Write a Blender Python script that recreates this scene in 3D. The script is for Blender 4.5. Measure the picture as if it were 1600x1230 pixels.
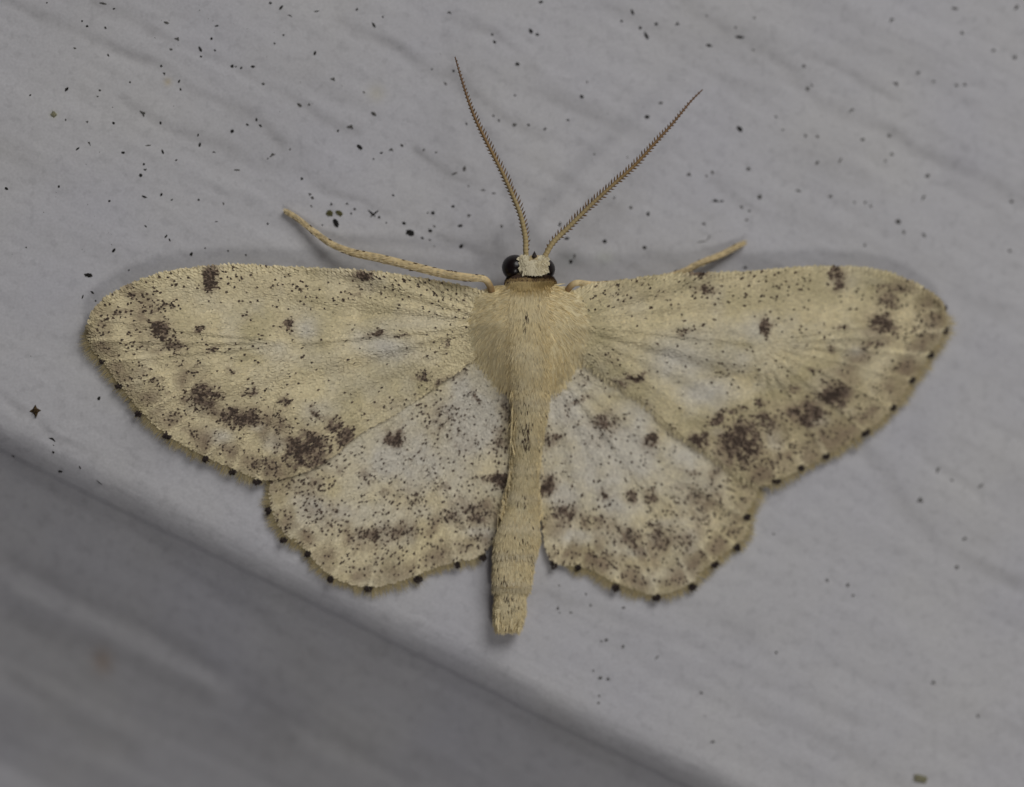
import bpy, math, random
import numpy as np
from mathutils import Vector, geometry, noise as mnoise

random.seed(7)
rng = np.random.default_rng(11)
for o in list(bpy.data.objects):
    bpy.data.objects.remove(o)
scene = bpy.context.scene
MM = 0.001
PXMM = 67.5                       # photograph pixels per millimetre on the board
W, H = 1600.0, 1230.0

# ------------------------------------------------------------------ camera
DIST = 80.0                       # mm from the lens to the board
TILT = math.radians(4.0)          # the right side of the board lies a little deeper
cam_pos = np.array([-math.sin(TILT) * DIST, 0.0, math.cos(TILT) * DIST])
ax_f = -cam_pos / DIST
ax_r = np.array([math.cos(TILT), 0.0, math.sin(TILT)])
ax_u = np.array([0.0, 1.0, 0.0])
cd = bpy.data.cameras.new('camera')
cam = bpy.data.objects.new('camera', cd)
scene.collection.objects.link(cam)
cam.location = Vector(cam_pos * MM)
cam.rotation_euler = (0, -TILT, 0)
cd.sensor_width = 36.0
cd.lens = 36.0 * DIST / (W / PXMM)
cd.clip_start = 0.002
cd.clip_end = 5.0
cd.dof.use_dof = True
cd.dof.focus_distance = (DIST - 1.05) * MM
cd.dof.aperture_fstop = 24.0
scene.camera = cam

# ------------------------------------------------------------------ light
wd = bpy.data.worlds.new('World')
scene.world = wd
wd.use_nodes = True
wd.node_tree.nodes['Background'].inputs[0].default_value = (0.88, 0.88, 1.0, 1)
wd.node_tree.nodes['Background'].inputs[1].default_value = 0.072


def area(name, loc, size, power, col):
    l = bpy.data.lights.new(name, 'AREA')
    l.shape = 'DISK'
    l.size = size * MM
    l.energy = power
    l.color = col
    o = bpy.data.objects.new(name, l)
    scene.collection.objects.link(o)
    o.location = Vector(loc) * MM
    o.rotation_euler = (-Vector(loc)).to_track_quat('-Z', 'Y').to_euler()
    return o


area('porch_lamp', (70, 120, 122), 110, 0.170, (1.0, 0.985, 0.97))     # from the upper right
area('torch_lamp', (26, -88, 125), 36, 0.035, (1.0, 0.97, 0.93))       # from below, nearly frontal

vs = scene.view_settings
vs.view_transform = 'Standard'
vs.look = 'None'
vs.exposure = 0.0
vs.gamma = 1.0
vs.use_curve_mapping = False

# ------------------------------------------------------------------ helpers


def P(x, y, z=0.0):
    """board point (mm) at height z seen at photograph pixel x, y"""
    dx = (x - W / 2) / PXMM / DIST
    dy = -(y - H / 2) / PXMM / DIST
    d = ax_f + ax_r * dx + ax_u * dy
    t = (z - cam_pos[2]) / d[2]
    return cam_pos + d * t


def PA(x, y, z):
    """the same for arrays"""
    x = np.asarray(x, float); y = np.asarray(y, float)
    dx = (x - W / 2) / PXMM / DIST
    dy = -(y - H / 2) / PXMM / DIST
    d = ax_f + dx[..., None] * ax_r + dy[..., None] * ax_u
    t = (np.asarray(z, float) - cam_pos[2]) / d[..., 2]
    return cam_pos + d * t[..., None]


def unP(p):
    """world mm -> pixel (array)"""
    v = p - cam_pos
    f = v @ ax_f
    return W / 2 + (v @ ax_r) / f * DIST * PXMM, H / 2 - (v @ ax_u) / f * DIST * PXMM


def lattice_noise(x, y, seed=0):
    r = np.random.default_rng(seed)
    tab = r.random((256, 256)) * 2 - 1
    xi = np.floor(x).astype(int); yi = np.floor(y).astype(int)
    fx = x - xi; fy = y - yi
    fx = fx * fx * (3 - 2 * fx); fy = fy * fy * (3 - 2 * fy)
    a = tab[xi % 256, yi % 256]; b = tab[(xi + 1) % 256, yi % 256]
    c = tab[xi % 256, (yi + 1) % 256]; d = tab[(xi + 1) % 256, (yi + 1) % 256]
    return (a * (1 - fx) + b * fx) * (1 - fy) + (c * (1 - fx) + d * fx) * fy


def fbm(x, y, seed=0, n=3):
    s = 0; a = 1.0
    for k in range(n):
        s = s + a * lattice_noise(x * 2 ** k + 17 * k, y * 2 ** k + 5 * k, seed + k)
        a *= 0.5
    return s


def seg_dist(x, y, pts):
    """distance of arrays x, y to a polyline and the arc position"""
    best = np.full(np.shape(x), 1e9)
    for (x0, y0), (x1, y1) in zip(pts[:-1], pts[1:]):
        vx, vy = x1 - x0, y1 - y0
        L2 = vx * vx + vy * vy + 1e-9
        t = np.clip(((x - x0) * vx + (y - y0) * vy) / L2, 0, 1)
        best = np.minimum(best, np.hypot(x - x0 - t * vx, y - y0 - t * vy))
    return best


def inside(x, y, poly):
    c = np.zeros(np.shape(x), bool)
    n = len(poly)
    for i in range(n):
        x0, y0 = poly[i]; x1, y1 = poly[(i + 1) % n]
        if y0 == y1:
            continue
        hit = ((y0 > y) != (y1 > y)) & (x < (x1 - x0) * (y - y0) / (y1 - y0) + x0)
        c ^= hit
    return c


def resample(pts, step):
    pts = np.array(pts, float)
    # Catmull-Rom through the points, then even steps
    out = []
    n = len(pts)
    for i in range(n - 1):
        p0 = pts[max(i - 1, 0)]; p1 = pts[i]; p2 = pts[i + 1]; p3 = pts[min(i + 2, n - 1)]
        for t in np.linspace(0, 1, 12, endpoint=False):
            out.append(0.5 * ((2 * p1) + (-p0 + p2) * t + (2 * p0 - 5 * p1 + 4 * p2 - p3) * t * t
                              + (-p0 + 3 * p1 - 3 * p2 + p3) * t ** 3))
    out.append(pts[-1])
    out = np.array(out)
    s = np.concatenate([[0], np.cumsum(np.linalg.norm(np.diff(out, axis=0), axis=1))])
    m = max(2, int(round(s[-1] / step)) + 1)
    q = np.linspace(0, s[-1], m)
    return np.stack([np.interp(q, s, out[:, k]) for k in range(out.shape[1])], 1)


def mesh_np(name, V, faces_flat, sizes, cols=None, smooth=True):
    me = bpy.data.meshes.new(name)
    nV = len(V)
    me.vertices.add(nV)
    me.vertices.foreach_set('co', np.asarray(V, np.float32).ravel())
    faces_flat = np.asarray(faces_flat, np.int32).ravel()
    sizes = np.asarray(sizes, np.int32)
    me.loops.add(len(faces_flat))
    me.loops.foreach_set('vertex_index', faces_flat)
    me.polygons.add(len(sizes))
    st = np.concatenate([[0], np.cumsum(sizes)[:-1]]).astype(np.int32)
    me.polygons.foreach_set('loop_start', st)
    me.polygons.foreach_set('loop_total', sizes)
    me.polygons.foreach_set('use_smooth', np.full(len(sizes), smooth))
    if cols is not None:
        a = me.color_attributes.new('pigment', 'FLOAT_COLOR', 'POINT')
        c = np.ones((nV, 4), np.float32)
        c[:, :3] = cols
        a.data.foreach_set('color', c.ravel())
    me.update(calc_edges=True)
    me.validate()
    return me


ROOT = np.zeros(3)


def obj(name, me, mat, parent=None, loc=None):
    o = bpy.data.objects.new(name, me)
    if me is not None and mat is not None and not me.materials:
        me.materials.append(mat)
    scene.collection.objects.link(o)
    if parent is not None:
        o.parent = parent
    if loc is not None:
        o.location = Vector(loc) * MM
    return o


def tag(o, label=None, cat=None, group=None, kind=None):
    if label: o['label'] = label
    if cat: o['category'] = cat
    if group: o['group'] = group
    if kind: o['kind'] = kind
    return o

# ------------------------------------------------------------------ materials


def mat_new(name):
    m = bpy.data.materials.new(name)
    m.use_nodes = True
    nt = m.node_tree
    return m, nt, nt.nodes['Principled BSDF'], nt.nodes['Material Output']


def mat_pigment(name, rough=0.6, spec=0.3, sheen=0.0, transl=0.0, alpha=1.0, bump=0.0):
    m, nt, b, out = mat_new(name)
    at = nt.nodes.new('ShaderNodeVertexColor'); at.layer_name = 'pigment'
    tc = nt.nodes.new('ShaderNodeTexCoord')
    nz = nt.nodes.new('ShaderNodeTexNoise'); nz.inputs['Scale'].default_value = 9000
    nt.links.new(tc.outputs['Object'], nz.inputs['Vector'])
    mx = nt.nodes.new('ShaderNodeMix'); mx.data_type = 'RGBA'; mx.blend_type = 'MULTIPLY'
    mx.inputs[0].default_value = 0.25
    rp = nt.nodes.new('ShaderNodeValToRGB')
    rp.color_ramp.elements[0].position = 0.3; rp.color_ramp.elements[0].color = (0.55, 0.5, 0.45, 1)
    rp.color_ramp.elements[1].position = 0.6; rp.color_ramp.elements[1].color = (1, 1, 1, 1)
    nt.links.new(nz.outputs[0], rp.inputs[0])
    nt.links.new(at.outputs['Color'], mx.inputs[6])
    nt.links.new(rp.outputs[0], mx.inputs[7])
    nt.links.new(mx.outputs[2], b.inputs['Base Color'])
    b.inputs['Roughness'].default_value = rough
    b.inputs['Specular IOR Level'].default_value = spec
    b.inputs['Sheen Weight'].default_value = sheen
    if bump:
        bp = nt.nodes.new('ShaderNodeBump'); bp.inputs['Strength'].default_value = bump
        bp.inputs['Distance'].default_value = 0.00003
        nt.links.new(nz.outputs[0], bp.inputs['Height'])
        nt.links.new(bp.outputs[0], b.inputs['Normal'])
    last = b.outputs[0]
    if transl:
        tr = nt.nodes.new('ShaderNodeBsdfTranslucent')
        nt.links.new(mx.outputs[2], tr.inputs[0])
        ms = nt.nodes.new('ShaderNodeMixShader'); ms.inputs[0].default_value = transl
        nt.links.new(last, ms.inputs[1]); nt.links.new(tr.outputs[0], ms.inputs[2])
        last = ms.outputs[0]
    if alpha < 1:
        tp = nt.nodes.new('ShaderNodeBsdfTransparent')
        ms = nt.nodes.new('ShaderNodeMixShader'); ms.inputs[0].default_value = alpha
        nt.links.new(tp.outputs[0], ms.inputs[1]); nt.links.new(last, ms.inputs[2])
        last = ms.outputs[0]
    nt.links.new(last, out.inputs['Surface'])
    return m


def mat_plain(name, c0, c1, scale, rough=0.6, spec=0.3, bump=0.0):
    m, nt, b, out = mat_new(name)
    tc = nt.nodes.new('ShaderNodeTexCoord')
    nz = nt.nodes.new('ShaderNodeTexNoise'); nz.inputs['Scale'].default_value = scale
    nz.inputs['Detail'].default_value = 4
    nt.links.new(tc.outputs['Object'], nz.inputs['Vector'])
    rp = nt.nodes.new('ShaderNodeValToRGB')
    rp.color_ramp.elements[0].position = 0.35; rp.color_ramp.elements[0].color = (*c0, 1)
    rp.color_ramp.elements[1].position = 0.65; rp.color_ramp.elements[1].color = (*c1, 1)
    nt.links.new(nz.outputs[0], rp.inputs[0])
    nt.links.new(rp.outputs[0], b.inputs['Base Color'])
    b.inputs['Roughness'].default_value = rough
    b.inputs['Specular IOR Level'].default_value = spec
    if bump:
        bp = nt.nodes.new('ShaderNodeBump'); bp.inputs['Strength'].default_value = bump
        bp.inputs['Distance'].default_value = 0.00003
        nt.links.new(nz.outputs[0], bp.inputs['Height'])
        nt.links.new(bp.outputs[0], b.inputs['Normal'])
    return m


def mat_board():
    m, nt, b, out = mat_new('white_paint')
    at = nt.nodes.new('ShaderNodeVertexColor'); at.layer_name = 'pigment'     # settled grime, stains and darker patches
    tc = nt.nodes.new('ShaderNodeTexCoord')
    n1 = nt.nodes.new('ShaderNodeTexNoise'); n1.inputs['Scale'].default_value = 260; n1.inputs['Detail'].default_value = 5
    n2 = nt.nodes.new('ShaderNodeTexNoise'); n2.inputs['Scale'].default_value = 16000; n2.inputs['Detail'].default_value = 3
    n3 = nt.nodes.new('ShaderNodeTexNoise'); n3.inputs['Scale'].default_value = 4200; n3.inputs['Detail'].default_value = 4
    for n in (n1, n2, n3):
        nt.links.new(tc.outputs['Object'], n.inputs['Vector'])
    r1 = nt.nodes.new('ShaderNodeValToRGB')
    r1.color_ramp.elements[0].position = 0.3; r1.color_ramp.elements[0].color = (0.560, 0.555, 0.585, 1)
    r1.color_ramp.elements[1].position = 0.7; r1.color_ramp.elements[1].color = (0.596, 0.588, 0.586, 1)
    nt.links.new(n1.outputs[0], r1.inputs[0])
    # tiny stipple of dust
    r3 = nt.nodes.new('ShaderNodeValToRGB')
    r3.color_ramp.elements[0].position = 0.34; r3.color_ramp.elements[0].color = (0.80, 0.80, 0.80, 1)
    r3.color_ramp.elements[1].position = 0.46; r3.color_ramp.elements[1].color = (1, 1, 1, 1)
    nt.links.new(n3.outputs[0], r3.inputs[0])
    r2 = nt.nodes.new('ShaderNodeValToRGB')
    r2.color_ramp.elements[0].position = 0.3; r2.color_ramp.elements[0].color = (0.86, 0.86, 0.86, 1)
    r2.color_ramp.elements[1].position = 0.7; r2.color_ramp.elements[1].color = (1.0, 1.0, 1.0, 1)
    nt.links.new(n2.outputs[0], r2.inputs[0])
    last = r1.outputs[0]
    for src, f in ((r3.outputs[0], 0.45), (r2.outputs[0], 0.8), (at.outputs['Color'], 1.0)):
        mx = nt.nodes.new('ShaderNodeMix'); mx.data_type = 'RGBA'; mx.blend_type = 'MULTIPLY'
        mx.inputs[0].default_value = f
        nt.links.new(last, mx.inputs[6]); nt.links.new(src, mx.inputs[7])
        last = mx.outputs[2]
    nt.links.new(last, b.inputs['Base Color'])
    b.inputs['Roughness'].default_value = 0.62
    b.inputs['Specular IOR Level'].default_value = 0.25
    bp = nt.nodes.new('ShaderNodeBump'); bp.inputs['Strength'].default_value = 0.35
    bp.inputs['Distance'].default_value = 0.000012
    nt.links.new(n3.outputs[0], bp.inputs['Height'])
    nt.links.new(bp.outputs[0], b.inputs['Normal'])
    return m


M_BOARD = mat_board()
M_SCALE = mat_pigment('wing_scales', 0.55, 0.35, 0.1)
M_WING = mat_pigment('wing_membrane', 0.6, 0.3)
M_FRINGE = mat_pigment('fringe_hair', 0.6, 0.3, transl=0.45, alpha=0.48)
M_SPOT = mat_plain('marginal_spot_dark', (0.018, 0.012, 0.010), (0.05, 0.035, 0.03), 9000, 0.7)
M_HAIR = mat_pigment('body_scales', 0.6, 0.3, 0.0, transl=0.15)
M_BODY = mat_plain('body_cuticle', (0.50, 0.40, 0.22), (0.66, 0.54, 0.32), 3500, 0.7, 0.2, 0.6)
M_ANT = mat_pigment('antenna_shaft', 0.55, 0.3)
M_LEG = mat_pigment('leg_scales', 0.6, 0.3, bump=0.5)


def mat_eye():
    m, nt, b, out = mat_new('compound_eye')
    tc = nt.nodes.new('ShaderNodeTexCoord')
    vo = nt.nodes.new('ShaderNodeTexVoronoi'); vo.inputs['Scale'].default_value = 26000
    nt.links.new(tc.outputs['Object'], vo.inputs['Vector'])
    rp = nt.nodes.new('ShaderNodeValToRGB')
    rp.color_ramp.elements[0].color = (0.012, 0.006, 0.006, 1)
    rp.color_ramp.elements[1].color = (0.004, 0.002, 0.002, 1)
    nt.links.new(vo.outputs['Distance'], rp.inputs[0])
    nt.links.new(rp.outputs[0], b.inputs['Base Color'])
    bp = nt.nodes.new('ShaderNodeBump'); bp.inputs['Strength'].default_value = 0.25
    bp.inputs['Distance'].default_value = 0.000006; bp.invert = True
    nt.links.new(vo.outputs['Distance'], bp.inputs['Height'])
    nt.links.new(bp.outputs[0], b.inputs['Normal'])
    b.inputs['Roughness'].default_value = 0.28
    b.inputs['Specular IOR Level'].default_value = 0.35
    return m


M_EYE = mat_eye()

# ------------------------------------------------------------------ the siding
# the lap line in the photograph runs from (0,701) to (1062,1224)
A0 = P(0, 701); A1 = P(1062, 1224)
dS = (A1 - A0)[:2]; dS /= np.linalg.norm(dS)         # along the lap
dU = np.array([-dS[1], dS[0]])                       # towards the upper right
if dU[1] < 0: dU = -dU
ORG = A0[:2]

GROOVES = [  # polylines in photograph pixels, half width px, depth mm, grime
    ([(0, 0), (60, 25), (120, 55), (170, 75), (240, 100), (280, 132), (340, 160), (400, 188), (440, 222)], 10, .045, .10),
    ([(150, 3), (215, 35), (280, 65), (330, 85), (370, 105), (420, 135), (470, 165), (500, 185), (560, 207)], 8, .035, .10),
    ([(195, 165), (250, 195), (320, 222), (380, 248), (430, 272)], 9, .03, .06),
    ([(533, 34), (567, 58), (625, 80), (680, 113), (727, 137), (761, 167), (813, 201), (850, 216)], 9, .04, .12),
    ([(652, 232), (686, 260), (710, 280), (758, 297)], 7, .035, .12),
    ([(488, 294), (557, 314), (632, 348), (680, 372), (760, 398)], 7, .025, .08),
    ([(700, 25), (761, 51), (806, 82), (840, 106)], 8, .03, .10),
    ([(1030, -10), (1100, 33), (1155, 62), (1207, 88), (1246, 124), (1282, 166), (1344, 192), (1386, 211), (1425, 240),
      (1490, 258), (1555, 292), (1620, 335)], 12, .05, .10),
    ([(1256, 78), (1301, 101), (1340, 123), (1399, 156)], 8, .03, .08),
    ([(1110, 280), (1155, 322), (1190, 347)], 8, .03, .09),
    ([(834, 137), (920, 180), (1004, 214)], 9, .025, .06),
    ([(700, 180), (790, 232), (880, 282), (960, 330)], 12, .03, .05),
    ([(1340, 700), (1390, 760), (1451, 846), (1516, 879), (1600, 915)], 13, .04, .07),
    ([(1420, 690), (1480, 745), (1560, 790)], 9, .025, .05),
    ([(860, 930), (960, 965), (1060, 1000), (1170, 1058), (1250, 1090), (1340, 1130)], 11, .035, .05),
    ([(1140, 1085), (1181, 1116), (1262, 1142), (1330, 1175), (1420, 1230)], 12, .035, .05),
    ([(940, 1000), (1010, 1040), (1100, 1090)], 10, .02, .03),
    ([(0, 620), (40, 650), (90, 690), (150, 712)], 8, .04, .06),
    ([(0, 880), (100, 935), (250, 1010), (330, 1060)], 20, .09, .06),
    ([(0, 985), (120, 1030), (250, 1085), (450, 1175)], 20, .08, .06),
    ([(0, 1085), (100, 1150), (180, 1205)], 20, .09, .06),
    ([(180, 780), (300, 905), (420, 990), (560, 1060)], 18, .07, .03),
    ([(380, 1110), (520, 1180), (640, 1240)], 18, .08, .03),
]
RIDGES = [([(0, 940), (90, 972), (180, 1015), (330, 1090)], 18, .10),
          ([(270, 868), (380, 925), (430, 955)], 16, .09),
          ([(630, 1060), (720, 1110), (800, 1160)], 18, .07),
          ([(200, 220), (300, 268), (400, 305)], 12, .03)]


def profile(u):
    z = np.zeros_like(u)
    k = np.clip(1 - u / 0.8, 0, 1)
    z -= 0.38 * k ** 2.2                                     # rolled lip
    low = u < 0
    un = -u
    zl = -0.38 - 0.40 * np.clip(un / 0.12, 0, 1) + 0.05 * np.clip((un - 0.2) / 0.4, 0, 1)             # the crevice under the lip
    q = np.clip(un - 0.12, 0, 100)
    zl -= 0.70 * np.minimum(q, 4.5) + 0.56 * np.clip(q - 4.5, 0, 2.5) + 0.27 * np.clip(q - 7.0, 0, 60)
    return np.where(low, zl, z)


def board_height(X, Y):
    s = (X - ORG[0]) * dS[0] + (Y - ORG[1]) * dS[1]
    u = (X - ORG[0]) * dU[0] + (Y - ORG[1]) * dU[1]
    u = u + 0.05 * lattice_noise(s * 0.35, s * 0 + 3.3, 90) + 0.012 * lattice_noise(s * 3.0, s * 0 + 1.3, 91)
    z = profile(u)
    pts = np.stack([X, Y, np.zeros_like(X)], -1)
    px, py = unP(pts)
    grime = np.zeros_like(X)
    jx = 5 * fbm(px / 55, py / 55, 31); jy = 5 * fbm(px / 55, py / 55, 47)
    along = 0.45 + 0.75 * np.clip(fbm(px / 70, py / 70, 60) * 0.5 + 0.5, 0, 1)
    for pts_, w, d, g in GROOVES:
        dd = seg_dist(px + jx, py + jy, pts_)
        e = np.exp(-(dd / w) ** 2) * along
        z -= d * 0.50 * e
        grime += 1.45 * g * e
    for pts_, w, d in RIDGES:
        z += d * 0.40 * np.exp(-(seg_dist(px + jx, py + jy, pts_) / w) ** 2)
    # embossed grain drawn out along the lap, and a faint orange peel
    grain = fbm(s * 0.30, u * 1.5, 3, 4)
    z += 0.016 * grain + 0.0025 * np.minimum(fbm(s * 0.8, u * 5.0, 9, 3), 0)
    z += 0.0022 * fbm(X * 9, Y * 9, 13, 2)
    patch = np.clip(fbm(s * 0.35 + 9, u * 1.3, 21, 4) - 0.25, 0, 1)
    grime += 0.10 * patch + 0.05 * np.clip(fbm(px / 26, py / 26, 77, 3) - 0.3, 0, 1)
    return z, grime, u


def make_board():
    def axis(lo, hi, c0, c1, d):
        a = list(np.arange(c0, c1, d))
        x = c0; st = d; left = []
        while x > lo:
            st *= 1.25; x -= st; left.append(x)
        x = a[-1]; st = d; right = []
        while x < hi:
            st *= 1.25; x += st; right.append(x)
        return np.array(left[::-1] + a + right)
    s_ax = axis(-60, 90, -9.0, 26.0, 0.07)
    u_ax = np.concatenate([axis(-60, 60, -8.0, -0.45, 0.05), [0]])
    u_lo = axis(-45, 0, -8.5, -0.5, 0.06); u_lo = u_lo[u_lo < -0.5]
    u_mid = np.arange(-0.5, 1.3, 0.02)
    u_hi = axis(0, 60, 1.32, 21.0, 0.055); u_hi = u_hi[u_hi > 1.31]
    u_ax = np.concatenate([u_lo, u_mid, u_hi])
    S, U = np.meshgrid(s_ax, u_ax)
    X = ORG[0] + S * dS[0] + U * dU[0]
    Y = ORG[1] + S * dS[1] + U * dU[1]
    Z, g, u = board_height(X, Y)
    V = np.stack([X, Y, Z], -1).reshape(-1, 3) * MM
    nr, nc = S.shape
    i = (np.arange(nr - 1)[:, None] * nc + np.arange(nc - 1)[None]).ravel()
    F = np.stack([i, i + 1, i + nc + 1, i + nc], 1)
    # face up
    a, b_, c = V[F[0, 0]], V[F[0, 1]], V[F[0, 2]]
    if np.cross(b_ - a, c - a)[2] < 0:
        F = F[:, ::-1]
    g = np.clip(g, 0, 0.6).ravel()[:, None]
    col = 1 - g * np.array([[0.95, 0.97, 1.0]])
    # brownish stains and neutral darker patches near the head, with soft outlines
    px, py = unP(np.stack([X, Y, np.zeros_like(X)], -1))
    for cx, cy, rx, ry, k, tint in ((150, 1050, 16, 22, .32, (0.35, 0.7, 1.0)), (262, 128, 5, 6, .35, (.1, .4, 1.0)),
                                    (84, 179, 5, 5, .3, (.4, .35, 1.0)), (588, 146, 13, 13, .16, (.2, .35, 1.0)),
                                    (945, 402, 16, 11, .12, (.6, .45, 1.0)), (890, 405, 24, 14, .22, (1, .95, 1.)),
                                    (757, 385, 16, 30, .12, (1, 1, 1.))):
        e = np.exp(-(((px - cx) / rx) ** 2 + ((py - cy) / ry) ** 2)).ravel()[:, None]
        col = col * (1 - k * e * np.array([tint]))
    me = mesh_np('siding_panel', V, F, np.full(len(F), 4), col)
    o = obj('siding_panel', me, M_BOARD)
    tag(o, 'white painted lap siding with faint wood grain and a shaded step', None, None, 'structure')
    return o


make_board()


def zb(x, y):
    """board height under pixel x, y"""
    p = P(x, y, 0)
    for _ in range(2):
        z = float(board_height(np.array([p[0]]), np.array([p[1]]))[0][0])
        p = P(x, y, z)
    return z

# ------------------------------------------------------------------ the moth
BASE = P(826, 560, 0.0)
moth = obj('moth', None, None)
moth.location = Vector(BASE) * MM
tag(moth, 'cream geometer moth with dark speckles resting with wings spread on white siding', 'moth')


def loc3(V):
    return (np.asarray(V) - BASE) * MM


LF_costa = [(770, 462), (758, 456), (725, 447), (676, 438), (595, 425), (497, 419), (425, 416), (370, 413), (328, 416), (282, 421),
            (240, 430), (198, 447), (165, 465), (145, 487), (137, 510)]
LF_termen = [(137, 510), (138, 530), (148, 549), (165, 569), (181, 591), (201, 616), (224, 645), (250, 669), (282, 692), (328, 715),
             (367, 733), (399, 746), (419, 751)]
LF_dorsum = [(419, 751), (445, 746), (474, 738), (500, 726), (524, 710), (546, 692), (569, 674), (608, 653), (647, 627), (686, 601),
             (719, 578), (751, 552), (772, 535)]
RF_costa = [(884, 462), (901, 452), (930, 443), (979, 437), (1028, 430), (1076, 427), (1125, 426), (1188, 423), (1250, 417), (1302, 416),
            (1348, 418), (1390, 426), (1422, 439), (1448, 452), (1468, 467), (1476, 485)]
RF_termen = [(1476, 485), (1477, 508), (1470, 525), (1456, 546), (1442, 569), (1426, 591), (1409, 619), (1393, 640), (1367, 663),
             (1348, 677), (1315, 698), (1289, 713), (1250, 732), (1214, 751), (1190, 760)]
RF_dorsum = [(1190, 760), (1168, 750), (1151, 738), (1125, 721), (1104, 705), (1076, 687), (1047, 664), (1021, 640), (982, 610), (946, 588), (914, 562),
             (884, 537)]
LH_costa = [(800, 556), (720, 556), (620, 612), (500, 684), (440, 722), (425, 748)]
LH_termen = [(425, 748), (422, 770), (425, 795), (434, 817), (448, 835), (470, 850), (486, 866), (503, 886), (520, 900), (541, 909), (565, 915),
             (590, 915), (615, 910), (643, 901), (664, 892), (689, 883), (714, 876), (738, 872), (757, 862)]
LH_dorsum = [(757, 862), (769, 846), (777, 821), (785, 793), (791, 768), (796, 753), (800, 713), (802, 676), (804, 638), (806, 590), (800, 556)]
RH_costa = [(852, 556), (930, 556), (1030, 616), (1110, 680), (1170, 728), (1186, 756)]
RH_termen = [(1186, 756), (1178, 780), (1168, 797), (1169, 818), (1164, 836), (1150, 850), (1133, 862), (1117, 875), (1099, 888), (1086, 905),
             (1062, 918), (1038, 927), (1014, 927), (990, 919), (966, 911), (947, 902), (928, 891), (904, 884), (878, 881)]
RH_dorsum = [(878, 881), (862, 876), (853, 855), (846, 805), (841, 759), (842, 713), (846, 660), (848, 610), (852, 556)]

# dark markings: x, y, rx, ry, angle in degrees, density
LF_marks = [(331, 425, 11, 13, 0, .95), (329, 444, 9, 12, 0, .9), (567, 431, 19, 8, 0, .9), (562, 455, 20, 9, -15, .35), (250, 513, 17, 15, 25, .8),
            (272, 538, 18, 13, 10, .6), (247, 480, 24, 12, -15, .5), (195, 494, 18, 10, -20, .45), (215, 458, 18, 4, -8, .6), (300, 530, 22, 20, 0, .12),
            (448, 509, 6.5, 10.5, -5, 1.3), (315, 513, 8, 4, -15, .8), (335, 545, 14, 4, -20, .6), (310, 571, 8, 4, 0, .5), (361, 580, 8, 5, 0, .6),
            (390, 609, 11, 5, -20, .75), (450, 628, 11, 6, -10, 1.0), (320, 620, 24, 18, 10, .95), (372, 652, 37, 15, 5, 1.0),
            (478, 702, 34, 23, -15, 1.15), (442, 666, 32, 14, 15, .45), (540, 686, 16, 17, 0, .9), (520, 662, 16, 10, 40, .7), (495, 646, 16, 6, 30, .6),
            (415, 728, 28, 16, 0, .45), (505, 722, 26, 5, -25, .7), (385, 700, 20, 12, 0, .25), (662, 588, 12, 7, -10, 1.0), (692, 596, 14, 6, -20, .7),
            (608, 630, 22, 7, -10, .3), (586, 522, 14, 4.5, -15, .9), (630, 527, 9, 3, -15, .8), (700, 540, 4, 10, 0, .5), (195, 540, 24, 14, 20, .18),
            (212, 578, 24, 12, 20, .25), (250, 610, 26, 14, 30, .22), (275, 650, 28, 16, 30, .28), (320, 680, 28, 16, 25, .28), (247, 594, 10, 5, 20, .6),
            (200, 525, 14, 6, -25, .35), (655, 443, 40, 8, 8, .15), (430, 440, 60, 20, 0, .13), (385, 495, 10, 5, 20, .4), (370, 660, 60, 40, 20, .08)]
LF_pale = [(350, 682, 22, 14, .9), (430, 692, 20, 18, .8), (405, 668, 16, 8, .5), (600, 545, 60, 26, .75), (480, 512, 26, 22, .7), (420, 540, 40, 14, .4),
           (640, 505, 60, 16, .4), (500, 640, 26, 16, .5)]
RF_marks = [(1305, 428, 11, 12, 0, .95), (1308, 445, 9, 11, 0, .9), (1095, 430, 17, 6, 0, .9), (1102, 456, 17, 8, 15, .85), (1197, 511, 6, 11, 5, 1.3),
            (1205, 503, 5, 4, 0, 1.0), (1380, 508, 23, 15, 20, .85), (1366, 537, 22, 8, -5, .55), (1392, 472, 22, 11, 10, .55), (1398, 450, 26, 5, 5, .65),
            (1305, 616, 22, 18, -10, 1.05), (1258, 648, 30, 18, 5, 1.0), (1158, 692, 33, 33, 0, .95), (1193, 660, 22, 13, 0, .75), (1092, 688, 13, 14, 0, 1.0),
            (1122, 652, 20, 6, -35, .75), (1150, 641, 16, 5, -15, .7), (1188, 632, 12, 6, 0, .9), (1236, 607, 9, 5, 10, .8), (1270, 578, 8, 4, 0, .8),
            (1298, 543, 7, 5, 0, .6), (1312, 511, 9, 4, 0, .7), (990, 589, 15, 6, -15, 1.0), (963, 597, 13, 6, 15, .9), (1068, 520, 15, 5, 0, .55),
            (1012, 636, 14, 6, 30, .4), (1045, 668, 8, 5, 0, .6), (1098, 725, 8, 5, 30, .8), (1125, 738, 20, 8, 25, .4), (1215, 720, 30, 18, -10, .4), (1255, 690, 30, 16, -10, .28),
            (1290, 680, 26, 14, -20, .28), (1340, 650, 30, 14, -30, .28), (1360, 615, 28, 14, -30, .25), (1405, 575, 28, 12, -30, .28), (1430, 520, 26, 16, 0, .3),
            (1445, 490, 22, 12, 0, .25), (1170, 725, 30, 12, 0, .3), (1140, 580, 40, 20, 0, .10), (960, 440, 50, 14, 0, .2), (1000, 462, 50, 12, 0, .15),
            (1200, 440, 80, 20, 0, .12), (955, 560, 14, 14, 0, .2), (1250, 500, 40, 20, 0, .07), (1230, 560, 50, 20, 0, .06), (1260, 620, 70, 50, 0, .05)]
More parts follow.
